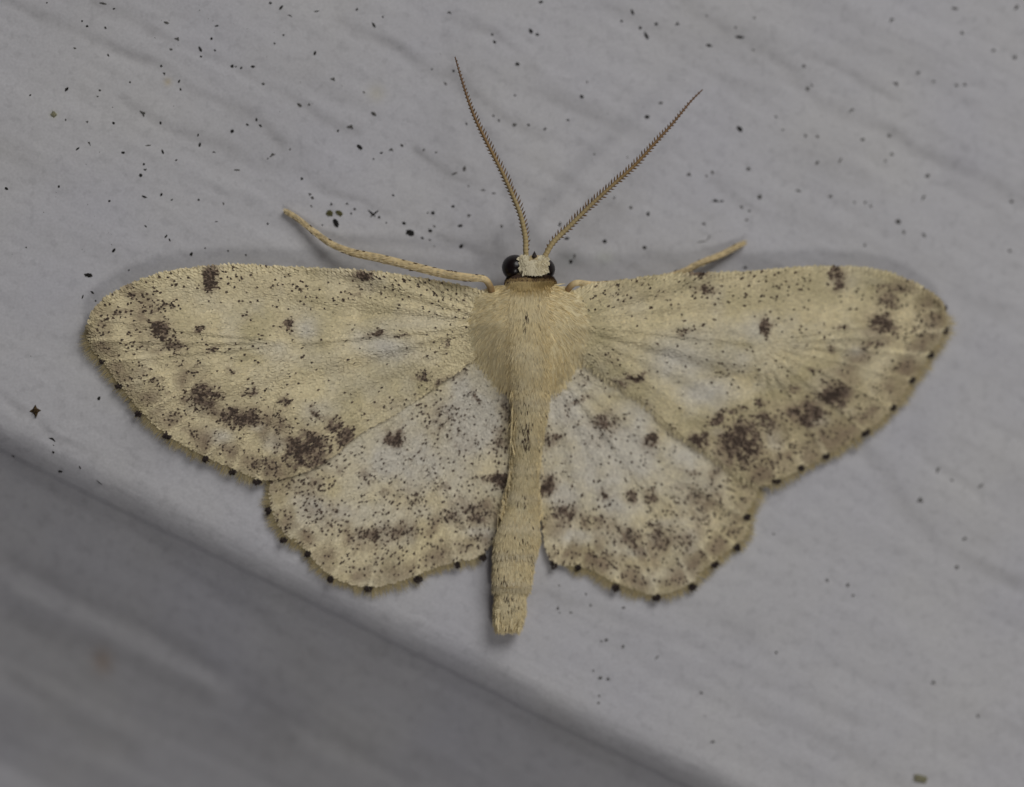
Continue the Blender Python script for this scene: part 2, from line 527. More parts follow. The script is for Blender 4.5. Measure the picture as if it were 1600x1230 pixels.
RF_pale = [(1060, 560, 60, 36, .95), (1180, 515, 40, 26, .7), (1110, 610, 50, 24, .9), (1210, 690, 14, 20, .6), (1280, 660, 20, 9, .5), (1340, 550, 16, 9, .5),
           (1150, 560, 40, 26, .6), (1120, 675, 16, 9, .5)]
LH_marks = [(617, 683, 12, 12, 0, 1.1), (784, 752, 14, 9, 20, 1.1), (762, 748, 26, 5, 0, .5), (779, 690, 13, 22, 0, .5), (692, 655, 26, 30, 0, .32),
            (744, 800, 30, 20, 0, .6), (706, 803, 20, 16, 0, .5), (600, 833, 48, 13, -5, .62), (650, 835, 22, 10, 0, .4), (640, 775, 30, 20, 0, .28),
            (570, 745, 16, 8, 60, .4), (530, 730, 10, 5, 60, .5), (605, 770, 10, 8, 0, .5), (690, 762, 14, 8, 0, .35), (470, 765, 50, 20, 10, .3),
            (530, 795, 26, 12, 20, .35), (515, 822, 26, 7, 15, .35), (500, 725, 20, 12, -20, .3), (735, 850, 36, 12, 0, .35), (690, 855, 30, 14, 0, .3),
            (610, 870, 40, 14, 0, .2), (540, 870, 36, 14, 20, .2), (790, 640, 8, 30, 0, .4), (743, 620, 4, 9, 0, .8), (718, 588, 14, 9, 0, .35),
            (725, 690, 30, 20, 0, .2), (640, 740, 80, 50, 0, .10), (700, 700, 70, 60, 0, .10), (480, 850, 30, 14, 40, .15)]
LH_pale = [(620, 720, 110, 50, .7), (740, 640, 50, 70, .9), (745, 830, 26, 9, .7), (660, 800, 40, 16, .5), (490, 790, 40, 18, .4), (560, 800, 40, 20, .5)]
RH_marks = [(945, 660, 22, 15, 0, .72), (1016, 688, 10, 13, 20, 1.1), (862, 684, 17, 12, 0, .7), (857, 757, 13, 13, 0, 1.1), (880, 803, 22, 17, 0, .7),
            (922, 812, 24, 8, 5, .55), (980, 836, 26, 13, 5, .6), (1030, 840, 28, 20, 0, .5), (1016, 775, 8, 10, -20, .7), (985, 778, 6, 10, 0, .6),
            (945, 773, 9, 7, 20, .65), (1080, 775, 30, 20, 0, .35), (1078, 738, 12, 5, 20, .5), (905, 625, 18, 4, -20, .5), (885, 640, 8, 20, 0, .25),
            (1065, 850, 30, 20, 0, .25), (1110, 800, 30, 26, 0, .3), (1050, 800, 30, 14, 0, .2), (890, 865, 30, 12, 0, .35), (950, 875, 34, 16, 0, .3),
            (1000, 890, 30, 16, 0, .28), (1060, 890, 26, 14, 0, .15), (935, 690, 20, 14, 0, .2), (1130, 770, 26, 20, 0, .2), (950, 720, 90, 60, 0, .05),
            (912, 590, 12, 10, 0, .25), (870, 600, 6, 20, 0, .3)]
RH_pale = [(960, 700, 80, 60, .9), (890, 640, 40, 60, .95), (905, 838, 34, 14, .9), (880, 770, 26, 22, .7), (1060, 700, 40, 40, .7), (995, 862, 16, 9, .6),
           (1040, 815, 26, 9, .4), (960, 790, 60, 18, .5)]

CREAM = np.array([0.90, 0.785, 0.49])
PALE = np.array([0.78, 0.735, 0.615])
OLIVE = np.array([0.62, 0.54, 0.31])
BROWN = np.array([0.31, 0.225, 0.15])
DARK = np.array([0.064, 0.042, 0.028])


def blades(name, root, tip, width, cols, parent, mat, zlift=0.0, bend=0.012):
    """flat tapered hairs from root (n,3: px, px, mm) to tip"""
    n = len(root)
    d = tip[:, :2] - root[:, :2]
    L = np.linalg.norm(d, axis=1)[:, None] + 1e-6
    d = d / L
    nrm = np.stack([-d[:, 1], d[:, 0]], 1)
    V = np.zeros((n, 5, 3))
    for k, (t, q) in enumerate(((0, 0.7), (0, -0.7), (0.55, -1.0), (1.0, 0.0), (0.55, 1.0))):
        xy = root[:, :2] * (1 - t) + tip[:, :2] * t + nrm * width[:, None] * q
        z = root[:, 2] * (1 - t) + tip[:, 2] * t + bend * 4 * t * (1 - t) + zlift
        V[:, k] = PA(xy[:, 0], xy[:, 1], z)
    me = mesh_np(name, loc3(V.reshape(-1, 3)), np.arange(n * 5), np.full(n, 5), np.repeat(cols, 5, 0), smooth=False)
    o = obj(name, me, mat, parent)
    o['kind'] = 'stuff'
    return o



class Wing:
    def __init__(self, name, costa, termen, dorsum, marks, pale, base, fore, side, warm, speck, cell, ends):
        self.name, self.fore, self.side, self.cell, self.ends = name, fore, side, cell, [e[:2] for e in ends]
        self.dots = ends
        self.costa, self.termen, self.dorsum = [resample(c, 5.0) for c in (costa, termen, dorsum)]
        self.poly = np.concatenate([self.costa[:-1], self.termen[:-1], self.dorsum])
        self.marks, self.pale, self.base, self.warm, self.speck = marks, pale, np.array(base, float), warm, speck

    def z(self, x, y):
        x = np.asarray(x, float); y = np.asarray(y, float)
        d = np.hypot(x - self.base[0], y - self.base[1])
        th = np.arctan2(y - self.base[1], (x - self.base[0]) * self.side)
        if self.fore:
            dc = seg_dist(x, y, self.costa[::3])
            dt = np.minimum(seg_dist(x, y, self.termen[::3]), seg_dist(x, y, self.dorsum[::3]))
            f = dt / (dc + dt + 1e-6)
            zt = 0.16 + 0.64 * np.exp(-d / 130)
            zc = 0.50 + 0.60 * np.exp(-d / 170)
            z = zt + (zc - zt) * f ** 0.8
            fade = np.clip(d / 200, 0, 1) * np.clip(dt / 45, 0.15, 1)
            z = z + (0.026 * np.sin(th * 34 + 0.7) + 0.034 * np.sin(th * 12)) * fade
            z = z + 0.018 * fbm(x / 70, y / 70, 5) + 0.030 * self.vein(x, y) * np.clip(dt / 30, 0.3, 1)
        else:
            z = 0.10 + 0.54 * np.exp(-d / 115)
            z = z + 0.020 * np.sin(th * 30 + 0.3) * np.clip(d / 150, 0, 1) + 0.03 * np.exp(-((d - 150) / 90) ** 2)
            z = z + 0.014 * fbm(x / 60, y / 60, 8) + 0.018 * self.vein(x, y)
        return z

    def vein(self, x, y):
        v = np.zeros(np.shape(x))
        for ex, ey in self.ends:
            mx = 0.55 * ex + 0.45 * self.cell[0]; my = 0.5 * ey + 0.5 * self.cell[1]
            d = seg_dist(x, y, [(ex, ey), (mx, my), self.cell, tuple(self.base)])
            v = np.maximum(v, np.exp(-(d / 4.5) ** 2))
        return v

    def tone(self, x, y):
        """pigment of the ground scales and the share of dark ones (arrays)"""
        n = len(x)
        d = np.hypot(x - self.base[0], y - self.base[1])
        th = np.arctan2(y - self.base[1], (x - self.base[0]) * self.side)
        dt = seg_dist(x, y, self.termen[::3])
        pale = np.zeros(n)
        for cx, cy, rx, ry, k in self.pale:
            pale = np.maximum(pale, k * np.exp(-(((x - cx) / rx) ** 2 + ((y - cy) / ry) ** 2)))
        pale = np.clip(pale * 1.15 + (0.25 if self.fore else 0.35) * fbm(x / 40, y / 40, 71) + (0.0 if self.fore else 0.22), 0, 1)
        olive = np.clip(self.warm + 0.55 * fbm(x / 55, y / 55, 81), 0, 1)
        col = CREAM[None] * (1 - olive[:, None]) + OLIVE[None] * olive[:, None]
        col = col * (1 - pale[:, None]) + PALE[None] * pale[:, None]
        # greyish outer band crossed by pale veins
        vein = self.vein(x, y)
        sc_ = 1.0 if self.fore else 0.8
        rag = np.clip(0.72 + 0.7 * fbm(x / 20, y / 20, 91), 0.05, 1.2)
        wob = 9 * np.sin(th * 30) + 8 * fbm(x / 26, y / 26, 95)
        band = (np.exp(-((dt - 20 * sc_) / (20 * sc_)) ** 2) * 0.85 + np.exp(-((dt + wob - 84 * sc_) / (20 * sc_)) ** 2) * 0.75) * rag
        band *= 1 - 0.85 * vein * np.exp(-dt / 120)
        # wavy pale line between the two brown zones, finer one near the edge
        wav = np.exp(-((dt + wob - 54 * sc_) / (11 * sc_)) ** 2)
        band *= 1 - 0.8 * wav
        col = col * (1 + 0.06 * wav[:, None])
        col = col * (1 + (0.10 * vein * np.exp(-dt / 90))[:, None])
        p = self.speck * np.clip(0.7 + 1.8 * fbm(x / 26, y / 26, 101), 0.05, 3)
        p = p + 0.065 * band * np.clip(1 + 1.6 * fbm(x / 12, y / 12, 105), 0, 3)
        if self.fore:
            dc = seg_dist(x, y, self.costa[::3])
            p = p + 0.040 * np.exp(-((dc - 26) / 26) ** 2) * np.clip(1 + 1.2 * fbm(x / 16, y / 16, 55), 0, 3)
            # bare pale strip on the very edge
            p = p * np.clip(dc / 8, 0.25, 1)
        tint = np.clip(0.74 * band, 0, 0.75)
        wx = x + 5 * fbm(x / 14, y / 14, 41); wy = y + 5 * fbm(x / 14, y / 14, 43)
        core = np.zeros(n); halo = np.zeros(n)
        for cx, cy, rx, ry, ang, k in self.marks:
            a = math.radians(ang); c, s_ = math.cos(a), math.sin(a)
            u = ((wx - cx) * c + (wy - cy) * s_) / rx
            v = (-(wx - cx) * s_ + (wy - cy) * c) / ry
            e = np.exp(-(u * u + v * v) ** 1.5 * 0.8)
            core = np.maximum(core, k * e)
            halo = np.maximum(halo, k * np.exp(-(u * u + v * v) * 0.45))
        core = core * np.clip(0.95 + 0.75 * fbm(x / 7, y / 7, 111), 0.25, 1.3)
        p = np.maximum(p, core * 0.50 + np.clip(core - 0.9, 0, 1))
        tint = np.maximum(tint, np.clip(core * 0.75, 0, 0.8))
        tint = np.clip(tint + 0.34 * halo, 0, 0.85)
        mg = (0.46 if self.side < 0 else 0.72) * np.exp(-(dt / (85 if self.fore else 60)) ** 2) * np.clip(0.8 + 0.7 * fbm(x / 32, y / 32, 131), 0.1, 1.2)
        mg = mg * (1 - 0.65 * wav) * (1 - 0.6 * vein * np.exp(-dt / 120))
        mg = np.clip(mg, 0, 0.8)[:, None]
        col = col * (1 - mg) + np.array([[0.44, 0.36, 0.20]]) * mg
        col = col * (1 - tint[:, None]) + BROWN[None] * tint[:, None]
        deep = np.clip(core * 1.35 - 0.38, 0, 0.8)
        col = col * (1 - deep[:, None]) + np.array([[0.165, 0.115, 0.085]]) * deep[:, None]
        return col, np.clip(p, 0, 0.97)

    def build(self):
        # membrane: constrained triangulation of the outline with an inner grid
        step = 9.0
        poly = self.poly
        x0, y0 = poly.min(0); x1, y1 = poly.max(0)
        gx, gy = np.meshgrid(np.arange(x0, x1, step), np.arange(y0, y1, step))
        gx = gx.ravel() + rng.uniform(-1.5, 1.5, gx.size); gy = gy.ravel() + rng.uniform(-1.5, 1.5, gy.size)
        ok = inside(gx, gy, poly) & (seg_dist(gx, gy, np.vstack([poly, poly[:1]])[::1]) > 4)
        pts = [Vector((a, b)) for a, b in poly[:-1]] + [Vector((a, b)) for a, b in zip(gx[ok], gy[ok])]
        nb = len(poly) - 1
        edges = [(i, (i + 1) % nb) for i in range(nb)]
        res = geometry.delaunay_2d_cdt(pts, edges, [], 1, 1e-4)
        xy = np.array([(v.x, v.y) for v in res[0]]); tri = np.array([f for f in res[2]])
        z = self.z(xy[:, 0], xy[:, 1])
        top = PA(xy[:, 0], xy[:, 1], z); bot = top - np.array([0, 0, 0.012])
        n = len(xy)
        a, b, c = top[tri[:, 0]], top[tri[:, 1]], top[tri[:, 2]]
        flip = np.cross(b - a, c - a)[:, 2] < 0
        tri[flip] = tri[flip][:, ::-1]
        # rim
        cnt = {}
        for t in tri:
            for i in range(3):
                cnt[(t[i], t[(i + 1) % 3])] = 1
        rim = [(i, j) for (i, j) in cnt if (j, i) not in cnt]
        F = [tuple(t) for t in tri] + [tuple(t[::-1] + n) for t in tri] + [(j, i, i + n, j + n) for i, j in rim]
        flat = [q for f in F for q in f]; sizes = [len(f) for f in F]
        col, p = self.tone(xy[:, 0], xy[:, 1])
        col = col * 0.72
        me = mesh_np(self.name, loc3(np.vstack([top, bot])), flat, sizes, np.vstack([col, col]))
        self.o = obj(self.name, me, M_WING, moth)
        self.scales()
        self.fringe()
        return self.o

    def scales(self):
        poly = self.poly
        sx, sy = 2.45, 2.45
        x0, y0 = poly.min(0) - 2; x1, y1 = poly.max(0) + 2
        gx, gy = np.meshgrid(np.arange(x0, x1, sx), np.arange(y0, y1, sy))
        gx = gx.ravel() + rng.uniform(-1.3, 1.3, gx.size); gy = gy.ravel() + rng.uniform(-1.3, 1.3, gy.size)
        ok = inside(gx, gy, poly)
        if not self.fore:                       # what the forewing covers needs none
            fw = self.cover.poly
            hid = inside(gx, gy, fw) & (seg_dist(gx, gy, np.vstack([fw, fw[:1]])[::2]) > 14)
            ok &= ~hid
        x, y = gx[ok], gy[ok]
        n = len(x)
        col, p = self.tone(x, y)
        r = rng.random(n)
        dark = r < p * 0.95
        # single black dots come in clumps, so compare with a fine noise as well
        col = col * (1 + rng.normal(0, 0.075, n))[:, None]
        half = (r < p * 1.25) & ~dark
        dk = DARK[None] * (0.75 + 0.9 * rng.random(n))[:, None]
        col[dark] = dk[dark]
        col[half] = 0.5 * col[half] + 0.5 * BROWN[None] * 0.8
        # direction: from the wing root outward; across near the costa
        ax = x - self.base[0]; ay = y - self.base[1]
        L = np.hypot(ax, ay) + 1e-6
        ax, ay = ax / L, ay / L
        if self.fore:
            dc = seg_dist(x, y, self.costa[::3])
            w = np.exp(-(dc / 12) ** 2)[:]
            ay = ay * (1 - w) - 0.9 * w
        jit = rng.normal(0, 0.22, n)
        ca, sa = np.cos(jit), np.sin(jit)
        ax, ay = ax * ca - ay * sa, ax * sa + ay * ca
        L = np.hypot(ax, ay); ax, ay = ax / L, ay / L
        ln = rng.uniform(5.0, 7.8, n); wd = rng.uniform(1.15, 1.8, n)
        ln[dark] *= 0.64; wd[dark] *= 1.08
        z = self.z(x, y)
        lift = np.where(dark, 0.012, 0.006) + rng.uniform(0, 0.006, n)
        if self.fore:                           # cross rows along the leading edge
            lift = lift + 0.016 * np.exp(-(dc / 13) ** 2) * np.sin(x * 2 * math.pi / 6.5)
            col *= (1 + 0.16 * np.exp(-(dc / 13) ** 2) * np.sin(x * 2 * math.pi / 6.5))[:, None]
        rise = rng.uniform(0.001, 0.011, n)
        roll = rng.normal(0, 0.06, n)
        # six corners: root, two shoulders, two ends, blunt tip
        prof = [(-0.5, 0.35, 0.0), (0.1, 1.0, 0.5), (0.45, 0.85, 0.9), (0.55, 0.0, 1.0), (0.45, -0.85, 0.9), (0.1, -1.0, 0.5), (-0.5, -0.35, 0.0)]
        V = np.zeros((n, 7, 3))
        for k, (t, s_, h) in enumerate(prof):
            X = x + ax * ln * t - ay * wd * s_
            Y = y + ay * ln * t + ax * wd * s_
            V[:, k] = PA(X, Y, z + lift + rise * h + roll * wd * s_ / PXMM)
        F = np.arange(n * 7).reshape(n, 7)
        me = mesh_np('scales', loc3(V.reshape(-1, 3)), F, np.full(n, 7), np.repeat(col, 7, 0), smooth=False)
        o = obj('scales', me, M_SCALE, self.o)
        o['kind'] = 'stuff'

    def fringe(self):
        t = resample(self.termen, 0.5)
        tan = np.gradient(t, axis=0); tan /= np.linalg.norm(tan, axis=1)[:, None]
        nor = np.stack([tan[:, 1], -tan[:, 0]], 1)
        mid = self.poly.mean(0)
        if ((t - mid) * nor).sum() < 0: nor = -nor
        n = len(t)
        lens = rng.uniform(12, 23, n) * (0.85 + 0.3 * np.clip(lattice_noise(t[:, 0] / 9, t[:, 1] / 9, 5), -1, 1))
        e = np.minimum(np.arange(n), n - 1 - np.arange(n)) / 30.0
        lens = lens * np.clip(e, 0.35, 1)
        tilt = rng.normal(0, 0.22, n)
        dx = nor[:, 0] + tan[:, 0] * tilt; dy = nor[:, 1] + tan[:, 1] * tilt
        zz = self.z(t[:, 0], t[:, 1])
        w = rng.uniform(0.5, 1.0, n)
        V = np.zeros((n, 5, 3))
        for k, (s_, q, dz) in enumerate(((-0.15, 1, 0.006), (-0.15, -1, 0.006), (0.55, -0.9, -0.02), (1.0, 0, -0.05), (0.55, 0.9, -0.02))):
            X = t[:, 0] + dx * lens * s_ + tan[:, 0] * w * q
            Y = t[:, 1] + dy * lens * s_ + tan[:, 1] * w * q
            V[:, k] = PA(X, Y, np.maximum(zz + dz + rng.uniform(-0.012, 0.012, n), 0.02))
        col = (OLIVE * 0.45 + CREAM * 0.55)[None] * (0.85 + 0.3 * rng.random(n))[:, None]
        me = mesh_np('fringe', loc3(V.reshape(-1, 3)), np.arange(n * 5), np.full(n, 5), np.repeat(col, 5, 0), smooth=False)
        o = obj('fringe', me, M_FRINGE, self.o)
        o['kind'] = 'stuff'

    def inner_fringe(self):
        t = resample(self.dorsum, 1.1)
        t = t[8:int(len(t) * 0.93)]
        tan = np.gradient(t, axis=0); tan /= np.linalg.norm(tan, axis=1)[:, None]
        nor = np.stack([tan[:, 1], -tan[:, 0]], 1)
        if ((t - self.poly.mean(0)) * nor).sum() < 0: nor = -nor
        n = len(t)
        rt = np.column_stack([t - nor * rng.uniform(1, 7, n)[:, None], self.z(t[:, 0], t[:, 1]) + 0.016])
        sl = rng.normal(-0.5, 0.3, n)[:, None]
        tp = t + (nor + tan * sl) * rng.uniform(3, 13, n)[:, None]
        hz = self.under.z(tp[:, 0], tp[:, 1]) + 0.03
        tp = np.column_stack([tp, np.minimum(rt[:, 2] + 0.004, np.maximum(hz, rt[:, 2] - 0.05))])
        col, _ = self.tone(t[:, 0], t[:, 1])
        col = (0.5 * col + 0.5 * (CREAM * 0.6 + OLIVE * 0.4)[None]) * (1 + rng.normal(0, 0.08, n))[:, None]
        blades('inner_fringe', rt, tp, rng.uniform(0.6, 1.3, n), col, self.o, M_SCALE, bend=0.004)

    def spots(self, pts):
        mid = self.poly.mean(0)
        for (sx, sy, rx, ry, ang) in pts:
            rx, ry = rx * rng.uniform(0.58, 0.82), ry * rng.uniform(0.55, 0.8)
            # a tuft of short dark scales: small solid blades
            m = 34
            a0 = math.radians(ang)
            r = np.sqrt(rng.random(m)); ph = rng.random(m) * 2 * math.pi
            u = r * np.cos(ph) * rx; v = r * np.sin(ph) * ry
            x = sx + u * math.cos(a0) - v * math.sin(a0); y = sy + u * math.sin(a0) + v * math.cos(a0)
            d = np.array([sx, sy]) - mid; d /= np.linalg.norm(d)
            # outward normal of the closest edge
            i = np.argmin(np.hypot(self.termen[:, 0] - sx, self.termen[:, 1] - sy))
            j0, j1 = max(i - 2, 0), min(i + 2, len(self.termen) - 1)
            tg = self.termen[j1] - self.termen[j0]; tg = tg / (np.linalg.norm(tg) + 1e-9)
            nn = np.array([tg[1], -tg[0]])
            if nn @ d < 0: nn = -nn
            z0 = float(self.z(np.array([self.termen[i][0]]), np.array([self.termen[i][1]]))[0])
            V = []; F = []
            for k in range(m):
                th = rng.normal(0, 0.55); ln = rng.uniform(3.5, 8.5); w = rng.uniform(0.7, 1.4)
                dx = nn[0] * math.cos(th) - nn[1] * math.sin(th); dy = nn[0] * math.sin(th) + nn[1] * math.cos(th)
                zz = z0 + 0.012 + rng.uniform(0, 0.03)
                b = len(V)
                for s_, q, dz in ((-.5, .6, 0), (-.5, -.6, 0), (.2, -1, .004), (.5, 0, -.012), (.2, 1, .004)):
                    V.append(P(x[k] + dx * ln * s_ - dy * w * q, y[k] + dy * ln * s_ + dx * w * q, zz + dz))
                for s_, q, dz in ((-.5, .6, 0), (-.5, -.6, 0), (.2, -1, .004), (.5, 0, -.012), (.2, 1, .004)):
                    V.append(P(x[k] + dx * ln * s_ - dy * w * q, y[k] + dy * ln * s_ + dx * w * q, zz + dz - 0.006))
                F.append([b, b + 1, b + 2, b + 3, b + 4]); F.append([b + 9, b + 8, b + 7, b + 6, b + 5])
                for e in range(5):
                    F.append([b + (e + 1) % 5, b + e, b + 5 + e, b + 5 + (e + 1) % 5])
            me = mesh_np('marginal_spot', loc3(np.array(V)), [q for f in F for q in f], [len(f) for f in F], smooth=False)
            obj('marginal_spot', me, M_SPOT, self.o)


LF_dots = [(149, 495, 6, 4, -20), (143, 530, 5, 4, 0), (160, 565, 6, 5, 20), (186, 604, 7, 5, 20), (216, 648, 7, 5, 30), (260, 682, 8, 4, 25),
           (321, 718, 8, 5, 15), (363, 738, 7, 4, 15), (402, 754, 11, 4, 5)]
RF_dots = [(1475, 481, 6, 5, 20), (1477, 516, 5, 5, -60), (1454, 554, 7, 5, -50), (1426, 594, 8, 5, -50), (1396, 637, 8, 5, -45), (1353, 676, 8, 5, -30),
           (1291, 713, 7, 5, -20), (1252, 731, 7, 4, -10), (1214, 752, 9, 4, -10)]
LH_dots = [(419, 799, 5, 10, 0), (443, 844, 7, 7, 0), (480, 866, 6, 5, 20), (516, 906, 8, 6, 25), (575, 921, 11, 5, 0), (653, 906, 9, 6, -25),
           (715, 883, 6, 6, 0), (755, 872, 9, 6, -20)]
RH_dots = [(865, 883, 7, 7, 0), (903, 887, 6, 6, 0), (962, 919, 8, 7, 30), (1026, 934, 10, 6, 0), (1083, 918, 9, 7, -40), (1118, 883, 8, 5, -20),
           (1152, 856, 7, 6, -40), (1168, 808, 5, 7, 0)]
lf = Wing('forewing', LF_costa, LF_termen, LF_dorsum, LF_marks, LF_pale, (785, 505), True, -1, 0.12, 0.012, (470, 535), LF_dots)
rf = Wing('forewing', RF_costa, RF_termen, RF_dorsum, RF_marks, RF_pale, (872, 505), True, 1, 0.55, 0.012, (1180, 535), RF_dots)
lh = Wing('hindwing', LH_costa, LH_termen, LH_dorsum, LH_marks, LH_pale, (800, 556), False, -1, 0.08, 0.040, (665, 700), LH_dots)
rh = Wing('hindwing', RH_costa, RH_termen, RH_dorsum, RH_marks, RH_pale, (852, 556), False, 1, 0.30, 0.022, (970, 705), RH_dots)
lh.cover, rh.cover = lf, rf
lf.under, rf.under = lh, rh
for w_ in (lh, rh, lf, rf):
    w_.build()
    w_.spots(w_.dots)
    if w_ is rf: w_.inner_fringe()

# ---- body, one continuous surface
RINGS = [  # y, centre x, half width, top z, bottom z
    (399, 836, 7, .86, .55), (403, 835, 13, .96, .45), (410, 834, 21, 1.06, .35), (422, 832, 30, 1.16, .25), (432, 829, 34, 1.22, .2), (440, 828, 38, 1.3, .17),
    (450, 827, 41, 1.30, .15), (465, 826, 46, 1.36, .14), (490, 826, 46, 1.38, .12), (520, 826, 44, 1.36, .10), (550, 826, 41, 1.28, .08),
    (580, 827, 37, 1.14, .07), (610, 828, 31, .94, .07), (640, 828, 27, .80, .07), (680, 825, 22, .68, .06), (720, 822, 20, .62, .06),
    (760, 818, 21, .60, .05), (800, 814, 26, .62, .05), (840, 808, 35, .70, .05), (868, 804, 33, .69, .05), (874, 803, 30, .65, .05),
    (880, 802, 31, .68, .05), (905, 800, 29, .67, .05), (919, 799, 28, .66, .05), (924, 798, 23, .58, .05), (950, 796, 24, .57, .05), (972, 794, 21, .52, .05),
    (983, 793, 16, .44, .08)]
RG = np.array(RINGS, float)
ry = np.concatenate([np.linspace(a, b, 4, endpoint=False) for a, b in zip(RG[:-1, 0], RG[1:, 0])] + [[RG[-1, 0]]])
rcx, rhw, rzt, rzb = [np.interp(ry, RG[:, 0], RG[:, k]) for k in (1, 2, 3, 4)]
NS = 28


def body_point(y, ang, grow=0.0):
    cx, hw, zt, zl = [np.interp(y, RG[:, 0], RG[:, k]) for k in (1, 2, 3, 4)]
    zc = 0.45 * zt + 0.55 * zl
    c, s = np.cos(ang), np.sin(ang)
    sq = 0.86
    X = cx + (hw + grow * PXMM) * np.sign(c) * np.abs(c) ** sq
    Z = zc + np.where(s > 0, (zt - zc), (zc - zl)) * np.sign(s) * np.abs(s) ** sq + grow * s
    return X, y, Z


def build_body():
    V = []
    for y in ry:
        a = np.arange(NS) / NS * 2 * math.pi
        X, Y, Z = body_point(np.full(NS, y), a)
        V.append(PA(X, Y, Z))
    V = np.array(V)
    nr = len(ry)
    V = V.reshape(-1, 3)
    F = []
    for i in range(nr - 1):
        for k in range(NS):
            k2 = (k + 1) % NS
            F.append((i * NS + k, i * NS + k2, (i + 1) * NS + k2, (i + 1) * NS + k))
    F = [f[::-1] for f in F]
    F.append(tuple(range(NS)))
    F.append(tuple((nr - 1) * NS + k for k in range(NS))[::-1])
    me = mesh_np('body', loc3(V), [q for f in F for q in f], [len(f) for f in F])
    return obj('body', me, M_BODY, moth)


body = build_body()


TAN = np.array([0.86, 0.73, 0.43])
OCHRE = np.array([0.50, 0.36, 0.14])
LIGHT = np.array([0.92, 0.81, 0.53])


